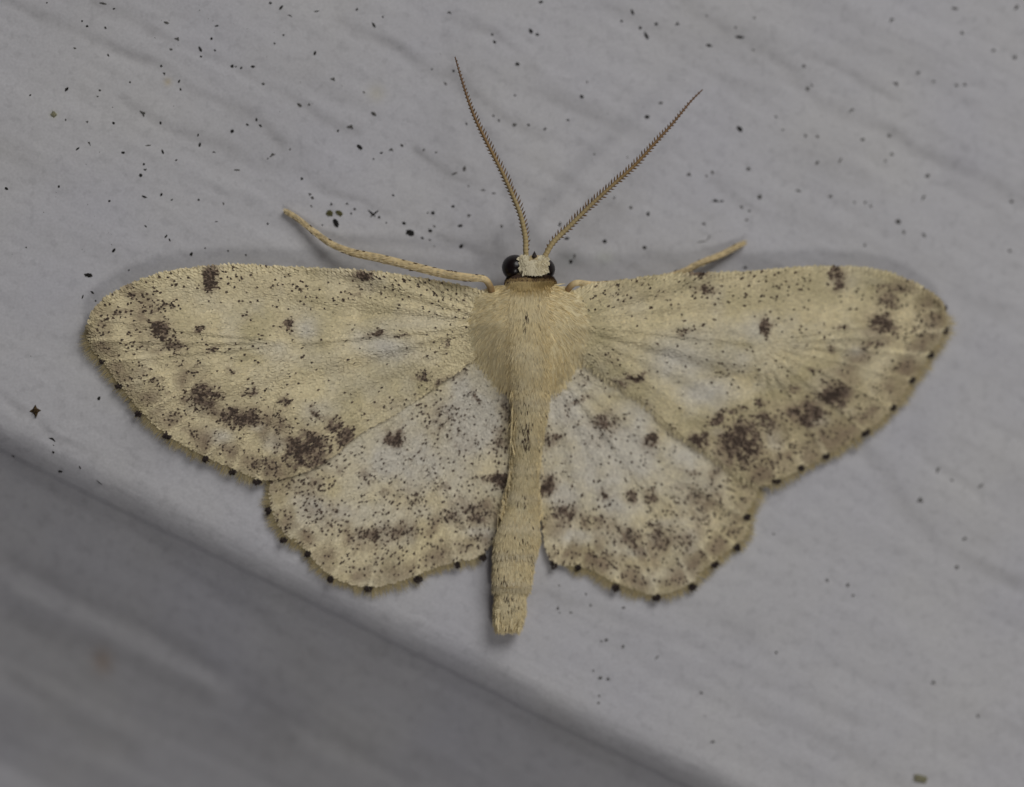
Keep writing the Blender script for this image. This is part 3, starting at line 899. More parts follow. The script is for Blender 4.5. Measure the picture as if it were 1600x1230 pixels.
def body_hair():
    n = 12000
    y = 444 + (984 - 444) * rng.random(n)
    ang = rng.uniform(0.02, math.pi - 0.02, n)
    mid = (y > 450) & (y < 600)
    ang = np.where(mid, math.pi / 2 + (ang - math.pi / 2) * 0.62, ang)
    X, Y, Z = body_point(y, ang, 0.003)
    thor = np.clip((590 - y) / 60, 0, 1)
    ln = np.where(y < 590, rng.uniform(8, 18, n), rng.uniform(6, 12, n))
    side = np.cos(ang)
    dx = side * (0.25 + 0.45 * thor) + rng.normal(0, 0.10, n)
    dy = np.ones(n)
    L = np.hypot(dx, dy); dx /= L; dy /= L
    X2, Y2 = X + dx * ln, Y + dy * ln
    y2 = np.minimum(Y2, 984)
    X3, _, Z2 = body_point(y2, ang, 0.004)
    tip = np.stack([X2, Y2, Z2 + rng.uniform(0.0, 0.006, n)], 1)
    root = np.stack([X, Y, Z], 1)
    w = rng.uniform(0.45, 1.0, n)
    f = np.clip((Y - 444) / 24, 0, 1)[:, None]
    col = OCHRE[None] * (1 - f) + TAN[None] * f
    pale = np.clip(0.5 * fbm(X / 22, Y / 22, 140) + 0.30 + 0.25 * (Y > 600), 0, 1)[:, None]
    col = col * (1 - pale * f) + LIGHT[None] * pale * f
    ab = np.clip((Y - 610) / 60, 0, 1)[:, None] * np.clip(1.15 - np.abs(Y - 740) / 190, 0.35, 1)[:, None]
    col = col * (1 - ab * np.array([[0.22, 0.23, 0.26]]))  # darker olive abdomen; the shade over its middle is put into the colour
    for yy in (636, 694, 739, 784, 832, 876, 923):
        col = col * (1 - 0.14 * np.exp(-((Y - yy) / 2.5) ** 2))[:, None]
    # brighter ring edges on the abdomen
    for yy, k in ((632, .5), (690, .35), (735, .3), (780, .45), (828, .45), (872, .6), (919, .7)):
        e = (k * np.exp(-((Y - yy + 6) / 7) ** 2))[:, None]
        col = col * (1 - e) + np.array([0.72, 0.64, 0.46])[None] * e
    col = col * (1 + rng.normal(0, 0.09, n))[:, None]
    p = np.full(n, 0.002) + 0.012 * (Y > 620)
    for cx, cy, rx, ry_, k in ((823, 490, 3, 9, .8), (821, 507, 3, 5, .8), (822, 668, 10, 8, .6), (822, 690, 6, 16, .6), (797, 932, 9, 5, .6), (800, 945, 6, 10, .5),
                               (822, 845, 4, 4, .5), (838, 470, 3, 3, .3), (820, 780, 3, 12, .3), (790, 905, 5, 5, .4), (832, 870, 3, 10, .4), (797, 977, 6, 4, .4)):
        p = np.maximum(p, k * np.exp(-((X - cx) / rx) ** 2 - ((Y - cy) / ry_) ** 2))
    dk = rng.random(n) < p
    col[dk] = DARK[None] * 1.3
    blades('hair', root, tip, w, col, body, M_HAIR, bend=0.004)
    # shoulder tufts that spread over the wing roots, and the brush along the hindwing edges
    R = []; T = []; C = []; Wd = []
    for side, w1, w2, cx in ((-1, lf, lh, 826), (1, rf, rh, 828)):
        # a smooth shoulder patch that runs from the thorax out over the wing roots
        oy = np.array([444, 452, 462, 500, 545, 575, 600, 612]); om = np.array([38, 60, 84, 102, 94, 78, 54, 40])

        def surf(o, y):
            m_ = np.interp(y, oy, om)
            hw = np.interp(y, RG[:, 0], RG[:, 2]); zt = np.interp(y, RG[:, 0], RG[:, 3]); zl = np.interp(y, RG[:, 0], RG[:, 4])
            zc = 0.45 * zt + 0.55 * zl
            zi = zc + (zt - zc) * np.clip(1 - (20 / hw) ** 2, 0.05, 1) ** 0.43
            xx = cx + side * o
            g_ = np.clip((y - 535) / 45, 0, 1); g_ = g_ * g_ * (3 - 2 * g_)
            za = w1.z(xx, y)
            zw = np.maximum(za * (1 - g_) + w2.z(xx, y) * g_, np.where(inside(xx, y, w1.poly), za, 0)) + 0.02
            q = np.clip((o - 20) / (m_ - 20), 0, 1)
            e = 0.6 * (q * q * (3 - 2 * q)) + 0.4 * (1 - (1 - q) ** 1.6)
            return zi * (1 - e) + zw * e - 0.05 * np.clip((q - 0.85) / 0.15, 0, 1)
        ys = np.linspace(446, 610, 40); qs = np.linspace(0, 1, 22)
        Yg, Qg = np.meshgrid(ys, qs)
        Og = 20 + (np.interp(Yg, oy, om) - 20) * Qg
        Zg = surf(Og.ravel(), Yg.ravel()).reshape(Og.shape)
        Vg = PA(cx + side * Og.ravel(), Yg.ravel(), Zg.ravel())
        nr, nc = Og.shape
        ii = (np.arange(nr - 1)[:, None] * nc + np.arange(nc - 1)[None]).ravel()
        Fg = np.stack([ii, ii + 1, ii + nc + 1, ii + nc], 1)
        if side > 0: Fg = Fg[:, ::-1]
        cg = TAN[None] * (1 - Qg.ravel()[:, None]) + CREAM[None] * Qg.ravel()[:, None]
        obj('shoulder', mesh_np('shoulder', loc3(Vg), Fg, np.full(len(Fg), 4), np.minimum(cg * (1.04 if side < 0 else 0.95), 0.95)), M_WING, body)  # right side darker in colour, offsetting the lamp it faces
        m = 800
        t = rng.random(m); ry2 = 446 + 158 * t
        off = 20 + (np.interp(ry2, oy, om) - 24) * rng.random(m)
        rx_ = cx + side * off
        a = np.radians(8 + 72 * np.clip(t * 1.25, 0, 1) + rng.normal(0, 8, m))
        ln = rng.uniform(9, 24, m)
        tx = rx_ + side * np.cos(a) * ln; ty = ry2 + np.sin(a) * ln
        zr = surf(off, ry2) + 0.002
        zt = surf(np.abs(tx - cx), ty) + rng.uniform(0.004, 0.012, m)
        R.append(np.stack([rx_, ry2, zr], 1)); T.append(np.stack([tx, ty, zt], 1))
        k = np.clip((off - 26) / 60, 0, 1)[:, None]
        c = np.array([[0.92, 0.79, 0.48]]) * (1 - k) + np.array([[0.97, 0.86, 0.55]] if side < 0 else [[0.86, 0.75, 0.47]]) * k
        C.append(c * (1 + rng.normal(0, 0.08, m))[:, None]); Wd.append(rng.uniform(0.7, 1.5, m))
        m = 420
        t = rng.random(m)
        edge = w2.dorsum[::-1]
        ey = 580 + 225 * t
        ex = np.interp(ey, edge[:, 1], edge[:, 0])
        rx_ = ex - side * rng.uniform(-4, 8, m); ry2 = ey
        ln = rng.uniform(16, 42, m)
        a = rng.normal(0.10 if side > 0 else 0.0, 0.16, m)
        tx = rx_ - side * np.sin(a) * ln - side * 0.18 * ln * (t > .35); ty = ry2 + np.cos(a) * ln
        z0 = w2.z(rx_, ry2) + rng.uniform(0.06, 0.28, m)
        R.append(np.stack([rx_, ry2, z0], 1)); T.append(np.stack([tx, ty, z0 - 0.03 + rng.uniform(-.02, .08, m)], 1))
        C.append((LIGHT * 0.6 + TAN * 0.4)[None] * (1 + rng.normal(0, 0.14, m))[:, None]); Wd.append(rng.uniform(0.35, 0.8, m))
    # end brush of the abdomen
    m = 500
    rx_ = 795 + rng.uniform(-20, 20, m); ry2 = rng.uniform(950, 982, m)
    ln = rng.uniform(8, 20, m)
    tx = rx_ - 1 + rng.normal(0, 2, m) - (rx_ - 795) * 0.12; ty = np.minimum(ry2 + ln, 990 + rng.normal(0, 2, m))
    z0 = rng.uniform(0.15, 0.55, m)
    R.append(np.stack([rx_, ry2, z0], 1)); T.append(np.stack([tx, ty, z0 - 0.03], 1))
    C.append((LIGHT * 0.5 + TAN * 0.5)[None] * (1 + rng.normal(0, 0.12, m))[:, None]); Wd.append(rng.uniform(0.7, 1.4, m))
    blades('shoulder_tuft', np.vstack(R), np.vstack(T), np.concatenate(Wd), np.vstack(C), body, M_HAIR, bend=0.01)


body_hair()

# ---- head: white crown of scales, brown collar
n = 900
hx = rng.uniform(814, 855, n); hy = rng.uniform(401, 428, n)
hx = np.where(hy < 408, 834 + (hx - 834) * np.where(np.abs(hx - 834) > 8, 1.0, 1.7), hx)
hx = np.clip(hx, 814, 856)
hy = np.where((np.abs(hx - 834) < 10) & (hy < 409), hy + 9, hy)
hy = np.where(hx < 820, np.minimum(hy, 421), hy)
hy = np.where(hx > 850, np.clip(hy, 404, 423), hy)
zz = 1.20 - 0.00042 * (hx - 833) ** 2 + 0.004 * (hy - 400) + rng.uniform(0, 0.018, n)
ln = rng.uniform(4, 8, n); a = rng.normal(0, 0.5, n)
root = np.stack([hx, hy - 2, zz], 1); tip = np.stack([hx + np.sin(a) * ln, hy - 2 + np.cos(a) * ln, zz + 0.01], 1)
blades('crown_scales', root, tip, rng.uniform(1.8, 3.0, n), np.array([[0.82, 0.745, 0.53]]) * (1 + rng.normal(0, 0.04, n))[:, None], body, M_HAIR)
n = 2200
hx = rng.uniform(790, 868, n); hy = 428 + 19 * rng.random(n)


def body_top(x, y):
    cx, hw, zt, zl = [np.interp(y, RG[:, 0], RG[:, k]) for k in (1, 2, 3, 4)]
    zc = 0.45 * zt + 0.55 * zl
    return zc + (zt - zc) * np.clip(1 - (np.abs(x - cx) / hw) ** 2, 0.0, 1) ** 0.45


ok = np.abs(hx - 829) < np.interp(hy, RG[:, 0], RG[:, 2]) + 2
hx, hy = hx[ok], hy[ok]; n = len(hx)
arc = 0.0035 * (hx - 829) ** 2
zr = body_top(hx, hy) + 0.02
ty = hy + rng.uniform(5, 11, n); tx = hx + (hx - 829) * 0.07
root = np.stack([hx, hy, zr], 1); tip = np.stack([tx, ty, body_top(tx, ty) + 0.03], 1)
cc = np.array([[0.40, 0.275, 0.12]]) * (0.75 + 0.5 * rng.random(n))[:, None]
mid_ = (hy - arc > 436)
cc[mid_] = np.array([[0.58, 0.44, 0.20]]) * (0.8 + 0.35 * rng.random(mid_.sum()))[:, None]
thin = (hy - arc < 429.6) | ((hy - arc > 434.2) & (hy - arc < 435.6))
cc[thin] = np.array([[0.07, 0.04, 0.025]])
blades('collar', root, tip, rng.uniform(0.9, 1.6, n), cc, body, M_HAIR)
# small dark palp tip between the antennae
pv = [(-5, 402, .9), (5, 402, .9), (0, 392, .8), (0, 402, 1.06), (0, 404, .7)]
V = np.array([P(835 + a_, b_, c_) for a_, b_, c_ in pv])
me = mesh_np('palp', loc3(V), [0, 2, 3, 3, 2, 1, 0, 4, 2, 4, 1, 2, 0, 3, 4, 3, 1, 4], [3] * 6, smooth=False)
obj('palp', me, M_SPOT, body)


def eye(cx, cy, rx, ry_, zc, rz):
    V = []; F = []
    nu, nv = 28, 18
    for j in range(nv + 1):
        th = math.pi * j / nv
        for i in range(nu):
            ph = 2 * math.pi * i / nu
            V.append(P(cx + rx * math.sin(th) * math.cos(ph), cy + ry_ * math.sin(th) * math.sin(ph), zc + rz * math.cos(th)))
    for j in range(nv):
        for i in range(nu):
            i2 = (i + 1) % nu
            F.append((j * nu + i, (j + 1) * nu + i, (j + 1) * nu + i2, j * nu + i2)[::-1])
    me = mesh_np('compound_eye', loc3(np.array(V)), [q for f in F for q in f], [4] * len(F))
    return obj('compound_eye', me, M_EYE, body)


eye(804.5, 418, 20.5, 20, .80, .34)
eye(850, 421, 17.5, 18, .80, .32)


def tube(name, pts, rad, cols, parent, mat, ns=10, flat=1.0):
    """pts (n,3) px,px,mm; rad px"""
    C = PA(pts[:, 0], pts[:, 1], pts[:, 2])
    T = np.gradient(C, axis=0); T /= np.linalg.norm(T, axis=1)[:, None]
    side = np.cross(T, np.array([0, 0, 1.0])); side /= np.linalg.norm(side, axis=1)[:, None]
    up = np.cross(side, T)
    V = []; K = []
    n = len(C)
    for i in range(n):
        for k in range(ns):
            a = 2 * math.pi * k / ns
            V.append(C[i] + (side[i] * math.cos(a) + up[i] * math.sin(a) * flat) * rad[i] / PXMM)
            K.append(cols[i])
    F = []
    for i in range(n - 1):
        for k in range(ns):
            k2 = (k + 1) % ns
            F.append((i * ns + k, i * ns + k2, (i + 1) * ns + k2, (i + 1) * ns + k))
    F.append(tuple(range(ns))[::-1]); F.append(tuple((n - 1) * ns + k for k in range(ns)))
    me = mesh_np(name, loc3(np.array(V)), [q for f in F for q in f], [len(f) for f in F], np.array(K))
    return obj(name, me, mat, parent)


def antenna(pts, teeth_side):
    c = resample([(x, y, 0) for x, y in pts], 1.5)
    n = len(c); t = np.linspace(0, 1, n)
    c[:, 2] = 1.02 + 0.55 * np.sin(t * 2.2) - 0.62 * t
    seg = np.abs(np.sin(np.cumsum(np.full(n, 1.5)) / 5.2 * math.pi))
    rad = np.interp(t, [0, .04, .3, .7, 1], [4.2, 4.0, 3.0, 2.0, 0.9]) * (0.9 + 0.12 * seg) * 1.05
    base = np.array([0.56, 0.44, 0.22]); mid = np.array([0.30, 0.19, 0.08]); end = np.array([0.16, 0.085, 0.05])
    cols = np.stack([np.interp(t, [0, .25, .55, 1], [base[k], base[k] * .75, mid[k], end[k]]) for k in range(3)], 1)
    cols = cols * (0.75 + 0.35 * seg)[:, None]
    o = tube('antenna', c, rad, cols, moth, M_ANT, 8)
    # forward-pointing teeth in two rows
    T = np.gradient(c[:, :2], axis=0); T /= np.linalg.norm(T, axis=1)[:, None]
    N = np.stack([-T[:, 1], T[:, 0]], 1)
    R = []; Tp = []; Cc = []; Wd = []
    for i in range(8, n - 4, 4):
        for s, k in ((1, 1.0), (-1, 0.8)):
            if s == teeth_side: k = 1.35
            L = np.interp(t[i], [0, .08, .25, .6, .85, 1], [1.5, 5.5, 7.5, 6.0, 3.0, 1.2]) * k
            r0 = c[i, :2] + N[i] * s * rad[i] * 0.5
            for rep in range(2):
                R.append((r0[0], r0[1], c[i, 2] + rep * 0.012))
                a = 0.75 + rng.normal(0, 0.12)
                tp = r0 + N[i] * s * L * a + T[i] * L * 0.85
                Tp.append((tp[0], tp[1], c[i, 2] - 0.01 + rng.normal(0, .02)))
                Cc.append(np.array([0.17, 0.10, 0.045]) * rng.uniform(.7, 1.2)); Wd.append(1.0)
    blades('bristles', np.array(R), np.array(Tp), np.array(Wd), np.array(Cc), o, M_HAIR, bend=0.0)
    return o


antenna([(822, 404), (821.5, 390), (820.6, 369), (813, 335), (800.5, 304), (785, 270), (763, 227), (742, 184), (726, 140), (711, 89)], 1)
antenna([(850, 404), (855, 394), (865, 378), (890, 353.5), (921, 322.6), (958, 288.6), (992, 258), (1023, 224), (1051, 193), (1079, 159), (1098, 140)], -1)


def leg(pts, rads, zs, darkedge):
    p = np.array([(x, y, z) for (x, y), z in zip(pts, zs)], float)
    s = np.concatenate([[0], np.cumsum(np.linalg.norm(np.diff(p[:, :2], axis=0), axis=1))])
    c = resample(p, 3.0)
    sc = np.concatenate([[0], np.cumsum(np.linalg.norm(np.diff(c[:, :2], axis=0), axis=1))])
    rad = np.interp(sc / sc[-1], s / s[-1], rads)
    rad = rad * 0.88
    tl = sc / sc[-1]
    col = np.array([[0.66, 0.52, 0.28]]) * (0.85 + 0.25 * rng.random(len(c)))[:, None]
    rad[0] *= .5; rad[-1] *= .55
    kn = np.exp(-(tl / 0.062) ** 4)[:, None]
    col = col * (1 - 0.85 * kn) + np.array([[0.17, 0.09, 0.03]]) * 0.85 * kn
    col = col * np.interp(tl, [0, .55, 1], [1.25, 1.15, 0.95])[:, None]
    o = tube('foreleg', c, rad, col, moth, M_LEG, 12, 0.8)
    # dark lines of scales down both edges
    T = np.gradient(c[:, :2], axis=0); T /= np.linalg.norm(T, axis=1)[:, None] + 1e-9
    N = np.stack([-T[:, 1], T[:, 0]], 1)
    R = []; Tp = []; Cc = []; Wd = []
    for i in range(2, len(c) - 1):
        if i < 9: continue
        for rep in range(2):
            q = rng.uniform(-1, 1)
            edge = (q > 0.80 or q < -0.9) and rng.random() < darkedge
            h = math.sqrt(max(0, 1 - q * q)) * 0.8
            r0 = c[i, :2] + N[i] * q * rad[i] * 1.02 + T[i] * rng.uniform(-2, 2)
            z = c[i, 2] + h * rad[i] / PXMM + 0.004
            tp = r0 + T[i] * rng.uniform(4, 8) + N[i] * rng.normal(0, 0.6)
            R.append((r0[0], r0[1], z)); Tp.append((tp[0], tp[1], z + 0.006))
            Cc.append(np.array([0.10, 0.06, 0.03]) if edge else np.array([0.74, 0.62, 0.38]) * rng.uniform(.75, 1.15))
            Wd.append(rng.uniform(.5, 1.0))
    blades('scales', np.array(R), np.array(Tp), np.array(Wd), np.array(Cc), o, M_HAIR, bend=0.004)
    return o


leg([(770, 462), (765, 446), (756, 436), (735, 434), (693, 428), (644, 416), (595, 404), (556, 396), (530, 387), (512, 378), (488, 360), (464, 341), (444, 329)],
    [6, 6, 6, 7, 7.5, 7.5, 7.5, 7, 6, 6, 5.2, 5, 5.2],
    [.95, 1.02, 1.08, 1.06, .98, .80, .60, .45, .34, .26, .17, .11, .09], .75)
leg([(884, 458), (892, 447), (903, 442), (930, 445), (979, 442), (1028, 436), (1067, 425), (1093, 412), (1125, 399), (1150, 386), (1165, 379)],
    [5.5, 5.5, 5.5, 6, 6, 6, 6, 6, 5.6, 5.2, 4.6],
    [.92, .98, .98, .70, .46, .40, .36, .31, .22, .14, .10], .75)

# ------------------------------------------------------------------ specks of grime
M_GRIME = mat_plain('black_grime', (0.008, 0.008, 0.008), (0.03, 0.028, 0.025), 20000, 0.8, 0.2, 0.5)
M_GRIMEB = mat_plain('brown_grime', (0.035, 0.022, 0.012), (0.10, 0.065, 0.025), 20000, 0.8, 0.2, 0.5)
M_GREY = mat_plain('grey_grime', (0.07, 0.068, 0.062), (0.14, 0.135, 0.125), 20000, 0.85, 0.2, 0.5)
M_LICHEN = mat_plain('green_crumb', (0.05, 0.05, 0.018), (0.17, 0.155, 0.07), 14000, 0.85, 0.2, 0.5)


M_OLIVE = mat_plain('pale_olive_crumb', (0.20, 0.19, 0.11), (0.34, 0.32, 0.22), 14000, 0.85, 0.2, 0.5)


def lump_mesh(name, seed, arms=0, sub=1):
    """an irregular flattened crumb of unit radius"""
    import bmesh
    bm = bmesh.new()
    bmesh.ops.create_icosphere(bm, subdivisions=sub + 1, radius=1.0)
    r = random.Random(seed)
    off = Vector((r.uniform(-9, 9), r.uniform(-9, 9), r.uniform(-9, 9)))
    for v in bm.verts:
        k = 1 + 0.55 * mnoise.noise(v.co * 1.4 + off) + 0.25 * mnoise.noise(v.co * 3.5 + off)
        if arms:
            a = math.atan2(v.co.y, v.co.x)
            k *= 0.55 + 0.75 * abs(math.cos(a * arms / 2 + seed)) ** 3
        v.co = v.co * k
        v.co.z *= 0.45
    me = bpy.data.meshes.new(name)
    bm.to_mesh(me); bm.free()
    return me


def lump_set(name, mat, arms_list):
    out = []
    for i, a in enumerate(arms_list):
        me = lump_mesh(name, 31 * i + 5, a)
        me.materials.append(mat)
        out.append(me)
    return out


BLACK = lump_set('grime_speck', M_GRIME, [0, 0, 0, 3, 0, 0])
GREY = lump_set('grey_speck', M_GREY, [0, 0, 3])
BR = lump_set('brown_speck', M_GRIMEB, [0, 3])
gc = lump_mesh('green_crumb', 77, 0); gc.materials.append(M_LICHEN)
gp = lump_mesh('pale_crumb', 21, 0); gp.materials.append(M_OLIVE)


def place(me, name, x, y, rx, ry_, ang):
    z = zb(x, y)
    o = bpy.data.objects.new(name, me)
    scene.collection.objects.link(o)
    p = P(x, y, z + 0.10 * min(rx, ry_) / PXMM)
    o.location = Vector(p) * MM
    h = min(rx, ry_)
    o.scale = (rx / PXMM * MM, ry_ / PXMM * MM, h / PXMM * MM)
    o.rotation_euler = (0, 0, -math.radians(ang))
    return o


def conv(ox, oy, sc, rows):
    return [(ox + x * sc, oy + y * sc, rx, ry_, a) for x, y, rx, ry_, a in rows]


black = conv(0, 0, .325, [(1300, 14, 2.6, 2.2, 0), (1522, 55, 4, 1.1, -10), (1352, 36, 4, 1.6, -50), (1395, 76, 4, 1.2, 30), (395, 101, 1.8, 1.6, 0), (419, 126, 1.8, 1.6, 0),
                          (507, 135, 2, 1.8, 0), (548, 43, 1.6, 1.4, 0), (1017, 186, 2.2, 2, 0), (1363, 169, 2.2, 2, 0), (1042, 125, 3.4, 1.3, -10), (963, 237, 3.6, 1.9, 60),
                          (967, 273, 2.2, 1.8, 0), (1034, 242, 1.7, 1.5, 0), (1514, 256, 3.2, 1.8, -70), (1320, 209, 2, 1.7, 40), (1116, 319, 3.2, 2.6, 0), (1160, 327, 1.8, 1.6, 0),
                          (1134, 321, 1.4, 1.3, 0), (1216, 320, 2.6, 2.2, 0), (775, 318, 2.2, 1.6, 20), (790, 355, 3, 2, 60), (861, 391, 2.8, 1.6, 80), (868, 430, 1.7, 1.4, 0),
                          (319, 430, 4.2, 2.6, -60), (145, 458, 1.8, 1.5, 0), (480, 435, 1.6, 1.4, 0), (469, 464, 2, 1.3, -30), (625, 396, 1.7, 1.5, 0), (546, 592, 2.2, 1.8, 0),
                          (773, 590, 2.4, 2.1, 0), (952, 650, 1.8, 1.5, 0), (960, 697, 4.2, 1.7, -75), (1029, 732, 3.4, 1.4, 5), (782, 730, 4, 1.7, 70), (592, 734, 2.2, 1.8, 0),
                          (372, 716, 4, 1.6, -45), (847, 770, 2, 1.4, 80), (692, 790, 1.8, 1.6, 0), (698, 816, 2.6, 2, 30), (676, 843, 3.4, 2.6, 50), (1233, 576, 2.4, 1.7, 40),
                          (1252, 604, 2.8, 1.9, 40), (1189, 600, 1.9, 1.6, 0), (1117, 631, 2.8, 2.5, 0), (1287, 763, 1.7, 1.5, 0), (1451, 859, 2.2, 1.9, 0), (31, 907, 2.3, 1.9, 20),
                          (283, 898, 2.0, 2.2, 0), (694, 947, 3.8, 1.6, 25), (776, 936, 2.4, 1.6, 80), (826, 961, 2.2, 1.5, 80), (955, 961, 2.1, 1.9, 0), (526, 967, 1.9, 1.6, 0),
                          (797, 1138, 3.2, 1.7, -60), (816, 1154, 2, 1.4, 30), (547, 1204, 4, 1.8, -55), (126, 1190, 1.6, 1.4, 0), (1287, 1076, 1.8, 1.5, 0), (920, 1222, 2.4, 2, 0),
                          (226, 14, 1.6, 1.3, 0), (521, 266, 2.4, 1.5, 60), (700, 1088, 2.2, 1, 0), (1040, 1066, 2.8, 1, -5), (986, 1193, 1.3, 1.2, 0), (1097, 1207, 1.4, 1.2, 0)])
black += conv(420, 0, .3415, [(404, 43, 2.2, 1.9, 0), (480, 115, 3.6, 2, 60), (522, 78, 1.5, 1.4, 0), (827, 58, 4.2, 1.9, 15), (1022, 159, 2, 2, 0), (1033, 193, 2.2, 1.9, 0),
                              (1137, 292, 3.8, 3.0, 0), (316, 599, 2.1, 1.7, 0), (416, 673, 5, 2.5, 40), (515, 700, 2.9, 2, -20), (480, 728, 1.7, 1.5, 0), (609, 666, 2.6, 1.6, 40),
                              (569, 893, 1.9, 1.8, 0), (904, 567, 1.7, 1.5, 0), (846, 325, 2, 1.8, 0), (746, 317, 2.2, 1.7, 0), (1028, 530, 2, 1.6, 30), (1053, 552, 1.8, 1.4, 30),
                              (1188, 571, 2.3, 2.2, 0), (1126, 437, 1.7, 1.5, 0), (307, 1020, 3.6, 6.6, -25), (286, 935, 2.6, 2.2, 0), (377, 977, 1.9, 1.6, 0), (393, 957, 1.9, 1.6, 0),
                              (470, 975, 7, 1.8, 40), (484, 978, 6.5, 1.5, -38), (505, 994, 2.2, 1.7, 0), (538, 1020, 1.8, 1.5, 0), (618, 1022, 3.2, 2.3, 25), (648, 1065, 5.2, 4.4, 20),
                              (632, 1070, 2.2, 1.8, 0), (703, 1089, 2.3, 1.9, 0), (739, 1056, 2.9, 2.2, 20), (737, 1098, 2, 1.6, 0), (751, 975, 3.4, 2.7, 0), (727, 974, 1.4, 1.2, 0),
                              (844, 945, 2.6, 2.2, 0), (876, 1034, 3, 2.4, 0), (880, 1127, 4.2, 2.5, -45), (757, 1127, 1.5, 1.3, 0), (245, 1030, 1.5, 1.2, 0), (152, 818, 1.7, 1.5, 0)])
black += conv(840, 100, .26, [(265, 196, 3.2, 3, 0), (44, 390, 2.4, 2, 0), (182, 338, 1.9, 1.6, 0), (297, 109, 1.9, 1.7, 0), (664, 902, 3, 3.4, 0), (404, 1066, 3, 2.7, 0),
                              (642, 1102, 3.2, 2.9, 0), (175, 1050, 3, 2.5, 0), (200, 1188, 3.2, 2.7, 0), (1070, 823, 5.6, 3, 10), (1105, 825, 4, 1.3, 0), (1215, 390, 4.4, 3, 40),
                              (132, 965, 4.6, 2, -75), (1248, 1224, 3.2, 2.2, 0), (658, 318, 3.6, 2.6, 0), (460, 805, 2.3, 1.9, 0)])
black += conv(820, 0, .25, [(100, 14, 4.4, 2, -15), (38, 195, 3.8, 2.6, 50), (77, 215, 2.8, 2.4, 0), (672, 76, 3.7, 2.2, 70), (822, 150, 2.6, 2.4, 0), (954, 150, 3.5, 3, 0),
                            (722, 174, 2.6, 2.4, 0), (760, 224, 5, 2.2, 60), (1150, 283, 5.6, 2.4, 8), (1345, 233, 7, 2.4, 5), (605, 132, 1.8, 1.6, 0), (355, 603, 2.8, 2.8, 0)])
black += conv(100, 380, .3252, [(240, 36, 4.2, 1.8, -55), (118, 154, 6, 3, 5), (136, 236, 3.2, 1.7, 35), (90, 258, 2.6, 1.3, 70), (612, 54, 2, 1.9, 0), (312, 130, 1.7, 1.5, 0),
                                (874, 57, 1.7, 1.4, 0), (168, 746, 2.4, 2.2, 0), (788, 38, 1.4, 1.2, 0), (678, 25, 1.2, 1.1, 0), (152, 277, 1.4, 1.2, 0)])
black += conv(0, 600, .325, [(252, 266, 5.8, 2.2, 30), (256, 328, 2.6, 1.7, 20), (292, 420, 3.6, 2.2, -20), (384, 399, 3.2, 1.2, 60), (470, 468, 7, 0.8, 42), (62, 345, 3.8, 1.2, 45),
                             (257, 295, 1.4, 1.1, 0)])
grey = conv(1100, 0, .325, [(12, 75, 2.2, 1.8, 0), (242, 86, 2.4, 1.8, 30), (153, 132, 2, 1.8, 0), (1205, 40, 5.4, 2.6, 10), (1503, 36, 5.4, 3, -45), (902, 96, 5, 2.4, -45),
                            (1240, 158, 3.2, 3, 0), (1392, 243, 2.8, 2.4, 0), (1495, 275, 4, 3.6, 30), (480, 317, 3.2, 2.8, 0), (1030, 351, 3, 2.2, -20), (925, 402, 3.8, 2.6, 30),
                            (1104, 390, 3, 2.2, 0), (1215, 410, 2.8, 2.8, 0), (1254, 407, 2.8, 2.8, 0), (518, 410, 2.4, 1.8, 0), (498, 428, 3, 4.4, 0), (710, 530, 5.6, 1.8, -30),
                            (890, 652, 3.2, 3.2, 0), (763, 672, 3, 2.5, 0), (903, 741, 3.8, 2.4, 0), (872, 773, 2.2, 1.8, 0), (545, 657, 2.6, 2.2, 0), (489, 653, 2.6, 2.2, 0),
                            (380, 625, 2.8, 1.7, 30), (545, 783, 3.6, 2.6, -50), (214, 811, 2.8, 2.4, 0), (453, 917, 4.3, 2.1, 10), (268, 948, 4, 4.4, 0), (609, 943, 3.2, 2.6, 0),
                            (724, 972, 2, 2, 0), (774, 973, 2.3, 2, 0), (802, 992, 2.6, 2.2, 30), (933, 1064, 5, 4.7, 0), (1075, 846, 3.5, 3.2, 0), (1055, 950, 4.6, 2, -55),
                            (1058, 1130, 5, 2.6, 45), (960, 1116, 2.8, 2.8, 0), (773, 1180, 2.5, 2.2, 0), (1478, 968, 3, 3.2, 0), (218, 1014, 2.4, 2, 0), (180, 995, 2.4, 2, 0),
                            (205, 1058, 2.4, 2, 0), (347, 562, 2, 1.8, 0), (238, 242, 2.2, 1.8, 0), (1470, 1205, 3, 3, 0), (655, 772, 5, 1.6, -60)])
grey += conv(1150, 680, .28125, [(1025, 360, 3.8, 4, 0), (1268, 576, 5.4, 2.6, -35), (1227, 735, 3.4, 3.2, 0), (1120, 195, 5.4, 2.4, -65), (622, 832, 2.8, 3.3, 0), (650, 892, 3, 2.2, 0),
                                 (507, 808, 2.4, 3.5, 0), (208, 548, 1.8, 1.6, 0), (1360, 282, 4, 2, -30), (1200, 250, 3, 2, 40)])
grey += conv(840, 860, .26, [(130, 211, 1.9, 1.6, 0), (290, 263, 2, 1.6, 0), (122, 349, 2.5, 2.2, 0), (133, 376, 1.9, 1.6, 0), (200, 374, 2.1, 1.9, 0), (318, 331, 2.3, 2, 0),
                             (515, 345, 2.9, 2.1, -20), (413, 540, 3.1, 2.9, 0), (384, 547, 2, 1.8, 0), (515, 578, 2.8, 2.6, 0), (377, 768, 3, 2.6, 0), (424, 773, 3.3, 2.6, 0),
                             (370, 875, 2.3, 2, 0), (366, 918, 2.3, 2, 0), (335, 723, 1.8, 1.6, 0), (984, 856, 3, 2.6, 0), (1434, 614, 2.6, 2.3, 0), (1053, 1150, 3.6, 2.1, 0),
                             (715, 645, 4.4, 1.4, -50)])
